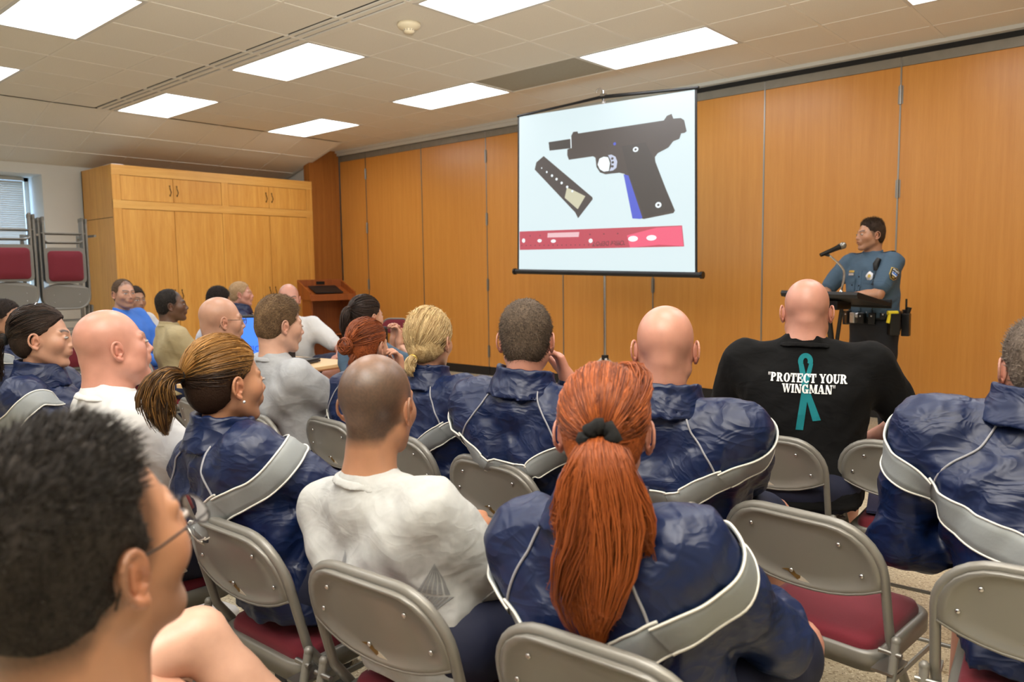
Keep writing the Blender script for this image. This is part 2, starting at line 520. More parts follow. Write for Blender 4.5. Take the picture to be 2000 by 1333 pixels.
# ceiling lights
frame_me = MB()
fx, fy = PX * 2, PY
for (a, b_, c, d) in ((-fx / 2, fx / 2, -fy / 2, -fy / 2 + .03), (-fx / 2, fx / 2, fy / 2 - .03, fy / 2), (-fx / 2, -fx / 2 + .03, -fy / 2, fy / 2), (fx / 2 - .03, fx / 2, -fy / 2, fy / 2)):
    frame_me.box(a, b_, c, d, -0.006, 0.02)
frame_me = frame_me.mesh('light_frame'); frame_me.materials.append(MT['white_metal'])
diff_me = MB().box(-fx / 2 + .03, fx / 2 - .03, -fy / 2 + .03, fy / 2 - .03, 0.004, 0.014).mesh('light_diffuser'); diff_me.materials.append(MT['lamp'])
LBL = {(1, 6): 'ceiling light above the officer, right of the projector screen', (5, 6): 'ceiling light left of the grey return grille above the screen',
       (9, 6): 'smallest far ceiling light above the right half of the cabinet', (1, 3): 'ceiling light cut by the top edge right of the smoke detector',
       (5, 3): 'ceiling light between the slot diffuser and the smoke detector', (9, 3): 'ceiling light at the far end of the slot diffuser, above the cabinet',
       (5, 0): 'large near ceiling light in the top left corner', (9, 0): 'ceiling light cut by the left edge, under the top left one'}
n = 0
for (k, j) in lamps:
    lb = LBL.get((k, j))
    if lb is None:
        if (k, j) == (-3, 6):
            lb = 'ceiling light just showing at the top right edge'
        else:
            n += 1
            lb = 'recessed ceiling light out of view behind, %s row back, %s from the cabinet' % ({3: 'smoke detector', 0: 'nearest', -3: 'second', -6: 'last'}[j], {9: 'first', 5: 'second', 1: 'third', -3: 'fourth'}[k])
    root = empty('ceiling_light', (xk(k) - PX, yk(j) + PY / 2, CZ), 0, 'glowing white ' + lb if 'behind' not in lb else lb, 'light', 'recessed ceiling lights')
    link('light_frame', frame_me, None, root); link('diffuser', diff_me, None, root)
g = empty('return_grille', (xk(4), yk(6) + PY / 2, CZ), 0, 'grey perforated return air grille in the ceiling above the screen', 'grille')
gb = MB().box(-fx / 2 + .015, fx / 2 - .015, -fy / 2 + .015, fy / 2 - .015, 0.004, .018).build('grille_plate', MT['grille'], g)
lv = MB()
for i in range(38):
    y = -fy / 2 + .03 + i * (fy - .06) / 37
    lv.box(-fx / 2 + .03, fx / 2 - .03, y - .002, y + .002, 0.002, .005)
o = lv.build('grille_bars', MT['grille'], g); o['kind'] = 'stuff'
sd = empty('smoke_detector', (-4.44, 3.93, CZ), 0, 'round cream smoke detector on the ceiling near the top edge', 'smoke detector')
MB().lathe([(0.001, -0.002), (0.085, -0.002), (0.088, -0.018), (0.078, -0.032), (0.045, -0.045), (0.042, -.046)], 28).build('base', MT['cream_plastic'], sd)
c = MB().lathe([(0.042, -0.045), (0.040, -0.060), (0.026, -0.072), (0.001, -0.074)], 24)
c.build('sensor_cap', MT['cream_plastic'], sd)
sb = MB()
for i in range(12):
    a = i * math.pi / 6
    sb.box(-.003 + .0405 * math.cos(a), .003 + .0405 * math.cos(a), -.003 + .0405 * math.sin(a), .003 + .0405 * math.sin(a), -.058, -.048)
sb.build('sensor_slots', MT['grille'], sd)
# ================================================================ CABINET
cb = empty('storage_cabinet', (-9.8, 3.87, 0), 0, 'large light oak storage cabinet with paired doors against the left wall', 'cabinet')
W = 2.82; Hc = 2.705; D = 0.93
c = MB()
c.box(-D, -0.022, 0, 0.02, 0, Hc - .02).box(-D, -0.022, W - .02, W, 0, Hc - .02).box(-D, -0.022, 0, W, Hc - .022, Hc - .002).box(-D, -D + .02, 0, W, 0, Hc - .02).box(-D, -.022, 0, W, 0.0, .09)
c.build('carcass', MT['oak'], cb)
MB().box(-D - .002, -0.024, -0.004, 0.0, 2.07, 2.075).build('side_seam', MT['dark_slot'], cb)
SX = (0.0, 0.10, 1.40, 1.50, 2.72, W)
for (a, d) in ((0, .10), (1.40, 1.50), (2.72, W)):
    MB().box(-.022, 0.004, a, d, 0.0, Hc - .12, .002).build('stile', MT['oak'], cb)
for (a, d) in ((Hc - .12, Hc), (2.18, 2.28), (0.0, .11)):
    MB().box(-.022, 0.007, 0.0, W, a, d, .002).build('rail', MT['oak_h'], cb)
def door_(y0, y1, z0, z1, hy, hz):
    d = MB().box(-.020, -0.002, y0 + .003, y1 - .003, z0 + .004, z1 - .004, .002).build('door', MT['oak'], cb)
    h = MB()
    pts = []
    for i in range(9):
        t = i / 8
        pts.append((0.004 + 0.022 * math.sin(math.pi * t), hy + .006 * math.sin(2 * math.pi * t), hz - .055 + .11 * t))
    h.tube(pts, [.006, .004, .005, .006, .0045, .006, .005, .004, .006], 8)
    h.ball((0.002, hy, hz - .058), .009, 8, (.6, 1, 1.5)); h.ball((0.002, hy, hz + .058), .009, 8, (.6, 1, 1.5))
    h.build('handle', MT['brass_dark'], d)
for (a, d) in ((.10, 1.40), (1.50, 2.72)):
    m_ = (a + d) / 2
    door_(a, m_, 2.28, Hc - .12, m_ - .045, 2.43); door_(m_, d, 2.28, Hc - .12, m_ + .045, 2.43)
    door_(a, m_, .11, 2.18, m_ - .045, 1.11); door_(m_, d, .11, 2.18, m_ + .045, 1.11)
o = MB().box(-.28, -.02, .02, .16, Hc - .001, Hc + .010).build('paper_scrap', MT['paper'])
o.location = (-9.8, 3.87, 0); tag(o, 'grey scrap of paper lying on the near top corner of the cabinet', 'paper')

# ================================================================ BROWN LECTERN beyond the cabinet
lc = empty('wooden_lectern', (-9.05, 6.36, 0), R(76), 'reddish brown wooden lectern standing beyond the cabinet end', 'lectern')
b = MB()
b.box(-.29, -.265, -.17, .18, .05, 1.04).box(.265, .29, -.17, .18, .05, 1.04).box(-.265, .265, .155, .18, .05, 1.04)
b.build('body', MT['lectern_wood'], lc)
MB().box(-.30, .30, -.19, .20, 0, .06, .006).build('plinth', MT['lectern_wood'], lc)
MB().box(-.265, .265, -.16, .15, .50, .52).build('shelf', MT['lectern_wood'], lc)
for sx in (-1, 1):
    x = .33 * sx
    MB().prism([(-.24, 1.00), (-.24, 1.10), (.24, 1.26), (.24, 1.00)], lambda a, c_, t: (t, a, c_), min(x, x - .022 * sx), max(x, x - .022 * sx)).build('side_board', MT['lectern_wood'], lc)
MB().prism([(-.24, 1.00), (-.24, 1.03), (.24, 1.17), (.24, 1.14)], lambda a, c_, t: (t, a, c_), -.31, .31).build('desk_board', MT['lectern_wood'], lc)
MB().box(-.33, .33, -.262, -.24, .985, 1.07, .004).build('front_rail', MT['lectern_wood'], lc)
MB().box(-.33, .33, .225, .245, 1.0, 1.27, .004).build('back_board', MT['lectern_wood'], lc)
MB().prism([(-.12, 1.085), (-.12, 1.095), (.18, 1.185), (.18, 1.175)], lambda a, c_, t: (t, a, c_), -.2, .2).build('control_panel', MT['black'], lc)
MB().box(-.06, .06, .218, .226, 1.20, 1.245).build('gooseneck_plate', MT['black_gloss'], lc)

# ================================================================ PROJECTION SCREEN
SY = 6.2
ps = empty('projection_screen', (-4.31, SY, 0), 0, 'tripod projection screen showing a pistol, magazine and red ruler', 'screen')
def em(name, rgb, s=1.0):
    return mat('projected_' + name, (78, 78, 78), 0.8, emit=rgb, estr=SCREEN_STRENGTH * s)
def sp(pts): return [(x + 4.31, z) for x, z in pts]
def flat(name, pts, depth, m, par, th=0.0005):
    return MB().prism(sp(pts), lambda a, c_, t: (a, t, c_), -depth - th, -depth).build(name, m, par)
PS = {
'sheet':[(-5.32, 2.954), (-3.31, 2.907), (-3.293, 1.319), (-5.352, 1.374)],
'barrel':[(-4.932, 2.649), (-4.635, 2.649), (-4.632, 2.557), (-4.921, 2.564)],
'gun':[(-4.645, 2.677), (-4.622, 2.711), (-4.57, 2.71), (-4.562, 2.689), (-4.085, 2.687), (-3.611, 2.685), (-3.58, 2.721), (-3.533, 2.732), (-3.515, 2.688), (-3.441, 2.683), (-3.408, 2.66), (-3.383, 2.561), (-3.403, 2.55), (-3.437, 2.549), (-3.455, 2.504), (-3.516, 2.49), (-3.563, 2.441), (-3.672, 2.403), (-3.701, 2.372), (-3.696, 2.323), (-3.659, 2.231), (-3.494, 1.879), (-3.509, 1.857), (-3.813, 1.821), (-3.852, 1.828), (-4.025, 2.25), (-4.085, 2.267), (-4.242, 2.267), (-4.304, 2.29), (-4.345, 2.345), (-4.357, 2.434), (-4.384, 2.451), (-4.677, 2.448), (-4.696, 2.492), (-4.695, 2.551), (-4.654, 2.559)],
'guardhole':[(-4.309, 2.421), (-4.259, 2.434), (-4.21, 2.423), (-4.189, 2.366), (-4.203, 2.295), (-4.259, 2.293), (-4.304, 2.319), (-4.331, 2.366)],
'trigger':[(-4.21, 2.443), (-4.171, 2.444), (-4.126, 2.42), (-4.106, 2.372), (-4.116, 2.316), (-4.154, 2.294), (-4.196, 2.292), (-4.171, 2.335), (-4.18, 2.394)],
'bluegrip':[(-4.037, 2.249), (-3.983, 2.232), (-3.832, 1.834), (-3.852, 1.823), (-3.939, 1.832)],
'grip':[(-4.059, 2.509), (-3.801, 2.514), (-3.696, 2.33), (-3.503, 1.884), (-3.808, 1.839), (-3.983, 2.246)],
'slideline':[(-4.656, 2.664), (-4.645, 2.664), (-4.642, 2.557), (-4.652, 2.556)],
'mag':[(-5.095, 2.464), (-4.997, 2.518), (-4.395, 2.061), (-4.392, 2.041), (-4.568, 1.869), (-4.604, 1.928), (-5.117, 2.394)],
'magblue':[(-5.101, 2.38), (-5.072, 2.377), (-4.59, 1.958), (-4.598, 1.934)],
'magref':[(-4.703, 2.177), (-4.627, 2.148), (-4.478, 2.077), (-4.572, 1.957), (-4.732, 2.08)],
'ruler':[(-5.336, 1.771), (-3.422, 1.743), (-3.4, 1.556), (-5.335, 1.578)],
'rhl':[(-4.953, 1.739), (-4.554, 1.733), (-4.564, 1.685), (-4.959, 1.694)],
'rpink':[(-4.0, 1.678), (-3.686, 1.735), (-3.427, 1.737), (-3.406, 1.559), (-3.653, 1.578), (-3.966, 1.562)],
'text':[(-4.008, 1.621), (-4.343, 1.626), (-4.008, 1.667), (-4.343, 1.671)],
}
DT = {
'd_tr':[(-4.161, 2.406, 0.0144, 0.012), (-4.156, 2.37, 0.0144, 0.012), (-4.159, 2.333, 0.0144, 0.012)],
'd_blue':[(-4.135, 2.54, 0.0162, 0.0146)],
'd_scr':[(-3.904, 2.462, 0.0306, 0.0239), (-3.662, 1.939, 0.0324, 0.0266)],
'd_scrc':[(-3.904, 2.462, 0.0126, 0.0106), (-3.662, 1.939, 0.0126, 0.0106)],
'd_mag':[(-5.023, 2.4, 0.0072, 0.008), (-4.957, 2.354, 0.0108, 0.0106), (-4.89, 2.312, 0.0144, 0.0133), (-4.832, 2.272, 0.0144, 0.0133), (-4.768, 2.229, 0.0144, 0.0133), (-4.699, 2.184, 0.0144, 0.0133), (-4.636, 2.138, 0.0126, 0.012)],
'd_rul':[(-5.278, 1.674, 0.0216, 0.0226), (-5.061, 1.665, 0.0288, 0.0173), (-4.88, 1.655, 0.0324, 0.0173), (-4.417, 1.642, 0.0234, 0.0213), (-3.932, 1.644, 0.054, 0.0266), (-3.734, 1.645, 0.054, 0.0253)],
'd_tick':[(-5.305, 1.624, 0.0072, 0.0066), (-5.243, 1.622, 0.0072, 0.0066), (-5.182, 1.621, 0.0072, 0.0066), (-5.122, 1.619, 0.0072, 0.0066), (-5.062, 1.618, 0.0072, 0.0066), (-5.003, 1.617, 0.0072, 0.0066), (-4.944, 1.615, 0.0072, 0.0066), (-4.886, 1.614, 0.0072, 0.0066), (-4.829, 1.613, 0.0072, 0.0066), (-4.772, 1.611, 0.0072, 0.0066), (-4.716, 1.61, 0.0072, 0.0066), (-4.66, 1.609, 0.0072, 0.0066), (-4.604, 1.607, 0.0072, 0.0066), (-4.55, 1.606, 0.0072, 0.0066), (-4.495, 1.605, 0.0072, 0.0066), (-4.442, 1.603, 0.0072, 0.0066), (-4.388, 1.602, 0.0072, 0.0066), (-4.336, 1.601, 0.0072, 0.0066), (-4.283, 1.6, 0.0072, 0.0066), (-4.232, 1.598, 0.0072, 0.0066), (-4.18, 1.597, 0.0072, 0.0066), (-4.129, 1.596, 0.0072, 0.0066), (-4.079, 1.595, 0.0072, 0.0066), (-4.029, 1.594, 0.0072, 0.0066), (-5.189, 1.72, 0.0072, 0.0066), (-5.055, 1.718, 0.0072, 0.0066), (-4.425, 1.704, 0.009, 0.0066), (-4.261, 1.702, 0.009, 0.0066), (-4.103, 1.699, 0.009, 0.0066)],
}
MT['sheet'] = em('sheet', (222, 241, 245), 0.95)
fab = MB().prism(sp(PS['sheet']), lambda a, c_, t: (a, t, c_), -0.001, 0.003).build('screen_fabric', MT['sheet'], ps)
for (p, q) in ((0, 3), (1, 2)):
    a, c_ = sp(PS['sheet'])[p], sp(PS['sheet'])[q]
    s_ = -1 if p == 0 else 1
    MB().prism([(a[0], a[1]), (a[0] + .022 * s_, a[1]), (c_[0] + .022 * s_, c_[1]), (c_[0], c_[1])], lambda u, w, t: (u, t, w), -0.001, .003).build('black_border', MT['black'], ps)
GUN = em('gun', (70, 56, 50), .7); GRIP = em('grip', (54, 44, 40), .7); WHT = em('white', (236, 246, 250), 1.1); BLU = em('blue', (64, 84, 206)); LBL_ = em('light_blue', (120, 160, 236))
REDR = em('ruler_red', (190, 56, 78)); PNK = em('ruler_pink', (240, 84, 120)); HL = em('ruler_glare', (236, 190, 196)); DK = em('dark', (56, 46, 44)); TRG = em('trigger', (196, 204, 226)); MREF = em('magazine_glint', (205, 202, 172)); SHD = em('ruler_ink', (120, 36, 50))
gi = empty('pistol_picture', (0, 0, 0)); gi.parent = ps
flat('barrel', PS['barrel'], .004, GRIP, gi); flat('pistol_frame', PS['gun'], .005, GUN, gi); flat('grip_edge', PS['bluegrip'], .0055, BLU, gi); flat('grip_panel', PS['grip'], .006, GRIP, gi)  # bluegrip is the blue edge of the pictured grip
flat('guard_opening', PS['guardhole'], .0065, WHT, gi); flat('trigger', PS['trigger'], .007, TRG, gi); flat('muzzle_line', PS['slideline'], .0065, WHT, gi)
mi = empty('magazine_picture', (0, 0, 0)); mi.parent = ps
flat('magazine_edge', PS['magblue'], .004, LBL_, mi); flat('magazine_body', PS['mag'], .005, DK, mi); flat('magazine_glint', PS['magref'], .006, MREF, mi)  # magblue is a light blue edge along the magazine's lower left
ri = empty('ruler_picture', (0, 0, 0)); ri.parent = ps
flat('ruler_body', PS['ruler'], .004, REDR, ri); flat('ruler_glare', PS['rhl'], .005, HL, ri); flat('ruler_end', PS['rpink'], .005, PNK, ri)
def dots(name, key, depth, m, par):
    b_ = MB()
    for (x, z, rx, rz) in DT[key]:
        n = 12
        b_.prism([(x + 4.31 + rx * math.cos(2 * math.pi * i / n), z + rz * math.sin(2 * math.pi * i / n)) for i in range(n)], lambda a, c_, t: (a, t, c_), -depth - .0005, -depth)
    b_.build(name, m, par)
dots('trigger_holes', 'd_tr', .008, DK, gi); dots('slide_pin', 'd_blue', .007, BLU, gi); dots('grip_screws', 'd_scr', .0075, WHT, gi); dots('grip_screw_slots', 'd_scrc', .0085, DK, gi)
dots('magazine_holes', 'd_mag', .007, WHT, mi); dots('ruler_holes', 'd_rul', .007, WHT, ri); dots('ruler_ticks', 'd_tick', .006, SHD, ri)
def text_mesh(s_, size, offset=0.0, shear=0.0, align='CENTER', extr=0.0, res=3):
    cu = bpy.data.curves.new('lettering', 'FONT')
    cu.body = s_; cu.size = size; cu.align_x = align; cu.align_y = 'CENTER'; cu.offset = offset; cu.shear = shear; cu.extrude = extr
    cu.resolution_u = res
    ob = bpy.data.objects.new('lettering', cu)
    COL.objects.link(ob)
    dg = bpy.context.evaluated_depsgraph_get()
    me = bpy.data.meshes.new_from_object(ob.evaluated_get(dg))
    bpy.data.objects.remove(ob); bpy.data.curves.remove(cu)
    return me
def text_to(name, s_, size, fn, m, par, offset=0.0, shear=0.0):
    me = text_mesh(s_, size, offset, shear)
    for v in me.vertices: v.co = fn(v.co.x, v.co.y)
    me.materials.clear(); me.materials.append(m)
    return link(name, me, None, par)
tx, tz = -4.21 + 4.31, 1.612
text_to('ruler_lettering', 'Office DEPOT', 0.062, lambda a, c_: Vector((tx - a, -.007, tz - c_)), SHD, ri, .0012, .15)
# frame of the screen
MB().tube([(-1.10, 0, 1.352), (1.085, 0, 1.30)], .026, 14).build('bottom_case', MT['black'], ps)
for x_, z_ in ((-1.10, 1.352), (1.085, 1.30)):
    MB().tube([(x_ - .012, 0, z_), (x_ + .012, 0, z_)], .034, 14).build('case_end_cap', MT['black_gloss'], ps)
MB().tube([(-1.03, -.004, 2.962), (0, -.008, 2.99), (1.04, -.004, 2.918)], .013, 8).build('top_bar', MT['black'], ps)
MB().tube([(-1.01, .03, 2.965), (0.02, .03, 3.01)], .010, 8).tube([(.02, .03, 3.01), (1.0, .03, 2.93)], .010, 8).build('extension_bar', MT['black'], ps)
hk = MB().tube([(.02, .03, 2.94), (.02, .03, 3.06)], .012, 10)
hk.tube([(.02, .03, 3.06), (-.005, .015, 3.085), (-.03, 0, 3.07), (-.035, 0, 3.04)], .006, 8)
hk.box(0, .05, .01, .05, 3.0, 3.03)
hk.build('hanger_hook', MT['chrome'], ps)
MB().tube([(.02, .05, .49), (.02, .05, 1.40)], .016, 12).build('lower_pole', MT['chrome'], ps)
MB().tube([(.02, .05, 1.38), (.02, .05, 2.96)], .012, 12).build('upper_pole', MT['chrome'], ps)
hub = MB().tube([(.02, .05, .47), (.02, .05, .52)], .034, 14)
hub.build('tripod_hub', MT['black'], ps)
MB().tube([(.02, .05, .16), (.02, .05, .49)], .009, 10).build('centre_rod', MT['chrome'], ps)
for k in range(3):
    a = R(200 + 120 * k)
    dx, dy = math.cos(a), math.sin(a)
    lg = MB().tube([(.02 + dx * .03, .05 + dy * .03, .485), (.02 + dx * .52, .05 + dy * .52, .015)], .013, 8).build('leg', MT['white_metal'], ps)
    MB().ball((.02 + dx * .525, .05 + dy * .525, .018), .018, 10).build('foot', MT['rubber'], lg)
    MB().tube([(.02, .05, .2), (.02 + dx * .28, .05 + dy * .28, .245)], .006, 6).build('strut', MT['steel'], lg)

# ================================================================ SPEAKER'S LECTERN AND MICROPHONE
sl_ = empty('stand_lectern', (-1.96, 5.80, 0), R(157), 'black stand lectern with slanted top before the officer', 'lectern')
# local +Y is the side the officer faces (away from him)
top = MB().prism([(-.17, 1.075), (-.17, 1.10), (.16, 1.185), (.17, 1.165), (.16, 1.14)], lambda a, c_, t: (t, a, c_), -.35, .35)
top.build('slanted_top', MT['black'], sl_)
MB().box(-.35, .35, -.185, -.168, 1.06, 1.125, .004).build('book_stop', MT['black'], sl_)
MB().box(-.12, .12, -.05, .10, 1.05, 1.12, .006).build('mount_box', MT['black_gloss'], sl_)
MB().tube([(0, .06, 1.10), (0, -.01, .70), (0, -.05, .03)], .022, 10).build('post', MT['black'], sl_)
MB().tube([(-.10, .02, 1.09), (-.02, -.02, .78)], .014, 8).build('brace', MT['black'], sl_)
MB().lathe([(.001, .035), (.06, .034), (.22, .02), (.23, .0)], 28, (0, -.05, 0)).build('round_base', MT['black'], sl_)
mc = empty('microphone', (-1.86, 5.66, 1.165), 0, 'black handheld microphone on a chrome gooseneck above the lectern', 'microphone')
MB().lathe([(.001, .0), (.028, .0), (.028, .012), (.012, .018), (.010, .03)], 18).build('neck_base', MT['chrome'], mc)
pts = []
for i in range(13):
    t = i / 12
    x_ = 0.012 * math.sin(t * math.pi) * 1.6 - .07 * max(0, (t - .55) / .45) ** 1.4
    pts.append((x_, -.05 * max(0, (t - .5) / .5) ** 1.3, .02 + .255 * t))
MB().tube(pts, .0075, 10).build('gooseneck', MT['chrome'], mc)
A_ = Vector((-.118, -.092, .278)); B_ = Vector((-.005, .02, .343))
dv = (B_ - A_).normalized()
MB().tube([A_, A_ + dv * .012, A_ + dv * .10, B_ - dv * .02], [.013, .014, .0165, .020], 14).build('mic_handle', MT['black_gloss'], mc)
MB().tube([B_ - dv * .022, B_ - dv * .014], .024, 14).build('grille_collar', MT['steel'], mc)
MB().ball(B_ + dv * .004, .025, 14).build('mic_grille', MT['steel'], mc)
MB().tube([A_ + dv * .04 + Vector((0, 0, -.012)), pts[-1]], .010, 10).build('mic_clip', MT['black'], mc)

# ================================================================ FOLDING CHAIRS
def arch(w, zt, zs, r, n=7):
    """inverted U in the (x, z) plane, from left end up and over"""
    P = [(-w, zs)]
    for i in range(n + 1):
        a = math.pi - (math.pi / 2) * i / n
        P.append((-w + r + r * math.cos(a), zt - r + r * math.sin(a)))
    for i in range(n + 1):
        a = math.pi / 2 - (math.pi / 2) * i / n
        P.append((w - r + r * math.cos(a), zt - r + r * math.sin(a)))
    P.append((w, zs))
    return P
def back_y(z):           # lean of the back tube
    return -0.150 - (z - 0.50) * 0.27 if z > .5 else -0.150 + (0.50 - z) * 0.72
CW = 0.222
def panel_outline(w, zt, zb, zs, r):
    P = []
    for (x, z) in arch(w, zt, zs, r, 6)[1:-1]: P.append((x, z))
    P.append((w, zs))
    n = 10
    for i in range(1, n):
        t = i / n
        x = w - 2 * w * t
        P.append((x, zs - (zs - zb) * (1 - abs(2 * t - 1) ** 2.4)))
    P.append((-w, zs))
    return P
def curved(w):
    return lambda x, z, t: (x, back_y(z) - 0.018 * (1 - (x / CW) ** 2) + t, z)
def chair_parts(root):
    P3 = [(-CW, back_y(0.0), 0.0), (-CW, back_y(.25), .25)]
    P3 = []
    for (x, z) in arch(CW, .80, .66, .125): P3.append((x, back_y(z), z))
    left = [(-CW, back_y(z), z) for z in (.012, .25, .46, .50, .54, .60)]
    pts = left + P3 + [(CW, y, z) for (_, y, z) in left[::-1]]
    MB().tube(pts, .0125, 10).build('back_frame', MT['chair_metal'], root)
    po = panel_outline(CW - .004, .795, .592, .640, .122)
    bp = MB()
    # pressed sheet: two curved skins
    n = len(po); cx, cz = 0.0, .70
    rings = []
    fn = curved(0)
    for (s_, t) in ((1.0, -.010), (.985, -.014), (.90, -.012), (.86, -.006), (.0, -.005)):
        rings.append([fn(cx + (x - cx) * s_, cz + (z - cz) * s_, t) for x, z in po] if s_ > 0 else None)
    v = []; fcs = []
    for r_ in rings[:-1]: v += r_
    for q in range(3):
        for i in range(n):
            j = (i + 1) % n
            fcs.append((q * n + i, q * n + j, (q + 1) * n + j, (q + 1) * n + i))
    # centre grid towards mid line
    for s_ in (.6, .3):
        v += [fn(cx + (x - cx) * s_, cz + (z - cz) * s_, -.005) for x, z in po]
    for q in (3, 4):
        for i in range(n):
            j = (i + 1) % n
            fcs.append((q * n + i, q * n + j, (q + 1) * n + j, (q + 1) * n + i))
    v.append(fn(cx, cz, -.005))
    for i in range(n): fcs.append((5 * n + i, 5 * n + (i + 1) % n, len(v) - 1))
    # front skin rim
    o0 = len(v)
    v += [fn(x, z, .008) for x, z in po]
    for i in range(n):
        j = (i + 1) % n
        fcs.append((i, j, o0 + j, o0 + i))
    bp.add(v, fcs, True)
    bp.build('back_panel', MT['chair_metal'], root)
    rim = [fn(x, z, -.010) for x, z in po[13:]] + [fn(*po[13 + 0], -.010)][:0]
    MB().tube([fn(x, z, -.012) for x, z in po[14:]], .004, 6).build('panel_lip', MT['chair_metal'], root)
    # front pad
    pad = MB(); v = []; fcs = []
    for (s_, t) in ((.955, .008), (.955, .020), (.92, .030), (.6, .034), (.3, .034)):
        v += [fn(cx + (x - cx) * s_, cz + (z - cz) * s_, t) for x, z in po]
    for q in range(4):
        for i in range(n):
            j = (i + 1) % n
            fcs.append((q * n + i, q * n + j, (q + 1) * n + j, (q + 1) * n + i))
    v.append(fn(cx, cz, .034))
    for i in range(n): fcs.append((4 * n + i, 4 * n + (i + 1) % n, len(v) - 1))
    pad.add(v, fcs, True).build('back_pad', MT['burgundy'], root)
    for (x, z) in ((-.13, .745), (.12, .745), (-.175, .675), (.17, .668), (-.02, .632)):
        p = fn(x, z, -.008)
        MB().ball(p, .0065, 8, (1, .6, 1)).build('rivet', MT['chrome'], root)
    # torn label
    st = MB()
    pts2 = [(-.05, .628), (-.032, .626), (-.018, .616), (.0, .603), (.018, .606), (.008, .620), (-.008, .624), (-.012, .632), (-.03, .634)]
    st.prism(pts2, lambda a, c_, t: fn(a, c_, -.0062 - t), 0, .0006).build('label_residue', MT['sticker_glue'], root)
    pts3 = [(-.004, .608), (.012, .603), (.03, .606), (.018, .615), (.006, .622), (.004, .614)]
    MB().prism(pts3, lambda a, c_, t: fn(a, c_, -.007 - t), 0, .0006).build('label_scrap', MT['sticker_paper'], root)
    # seat pan
    def rr(w, y0, y1, r, n_=5):
        P = []
        for (cx_, cy_, a0) in ((w - r, y1 - r, 0), (-w + r, y1 - r, 90), (-w + r, y0 + r, 180), (w - r, y0 + r, 270)):
            for i in range(n_ + 1):
                a = R(a0 + 90 * i / n_)
                P.append((cx_ + r * math.cos(a), cy_ + r * math.sin(a)))
        return P
    ol = rr(.200, -.165, .235, .055)
    inn = rr(.178, -.145, .213, .045)
    n = len(ol)
    tilt = lambda y: .02 * (y + .165)
    v = [(x, y, .395 + tilt(y)) for x, y in ol] + [(x, y, .440 + tilt(y)) for x, y in ol] + [(x * .975, y * .98, .447 + tilt(y)) for x, y in ol] + [(x, y, .443 + tilt(y)) for x, y in inn] + [(x * .97, y * .97, .398 + tilt(y)) for x, y in ol]
    fcs = []
    for (q, w_) in ((0, 1), (1, 2), (2, 3), (4, 0)):
        for i in range(n):
            j = (i + 1) % n
            fcs.append((q * n + i, q * n + j, w_ * n + j, w_ * n + i))
    fcs.append(tuple(range(3 * n, 4 * n)))
    MB().add(v, fcs, True).build('seat_pan', MT['chair_metal'], root)
    v = []; fcs = []
    for (s_, z) in ((1.0, .442), (1.0, .455), (.965, .470), (.8, .478), (.4, .482)):
        v += [(x * s_, (y - .03) * s_ + .03, z + tilt(y)) for x, y in inn]
    for q in range(4):
        for i in range(n):
            j = (i + 1) % n
            fcs.append((q * n + i, q * n + j, (q + 1) * n + j, (q + 1) * n + i))
    v.append((0, .03, .483)); 
    for i in range(n): fcs.append((4 * n + i, 4 * n + (i + 1) % n, len(v) - 1))
    MB().add(v, fcs, True).build('seat_pad', MT['burgundy'], root)
    for sx in (-1, 1):
        x = sx * .243
        lg = MB().tube([(x, -.165, .50), (x, -.19, .40), (x, -.30, .014)], .0115, 10).build('rear_leg', MT['chair_metal'], root)
        MB().ball((x, -.164, .505), .013, 10).build('leg_cap', MT['chair_metal'], lg)
        MB().tube([(x, -.295, .0), (x, -.291, .03)], .014, 10).build('rubber_foot', MT['rubber'], lg)
        MB().tube([(sx * CW, back_y(0.0), .0), (sx * CW, back_y(.03), .03)], .015, 10).build('rubber_foot', MT['rubber'], root)
        MB().box(min(sx * .196, sx * .25), max(sx * .196, sx * .25), -.20, -.10, .425, .432).build('hinge_plate', MT['steel'], root)
        MB().tube([(sx * .205, -.175, .475), (sx * .262, -.175, .475)], .007, 8).build('pivot_bolt', MT['steel'], root)
        MB().box(sx * .232 - .003, sx * .232 + .003, -.19, .12, .385, .40).build('folding_strap', MT['chair_metal'], root)
    MB().tube([(-CW, back_y(.14), .14), (CW, back_y(.14), .14)], .008, 8).build('front_crossbar', MT['chair_metal'], root)
    MB().tube([(-.243, -.272, .11), (.243, -.272, .11)], .008, 8).build('rear_crossbar', MT['chair_metal'], root)
GC = 'folding chairs of the audience'
chair_proto = [None]
def chair(x, y, rz, label, group=GC):
    if chair_proto[0] is None:
        r_ = empty('folding_chair', (x, y, 0), R(rz)); chair_parts(r_); chair_proto[0] = r_
    else:
        r_ = copy_tree(chair_proto[0])
        r_.location = (x, y, 0); r_.rotation_euler = (0, 0, R(rz))
    r_.scale = (.93, .93, .94)
    if 'empty' not in label and 'burgundy' not in label and 'pushed' not in label:
        r_.location.x += math.sin(R(rz)) * .07; r_.location.y -= math.cos(R(rz)) * .07
    return tag(r_, label, 'chair', group)
CH = {}
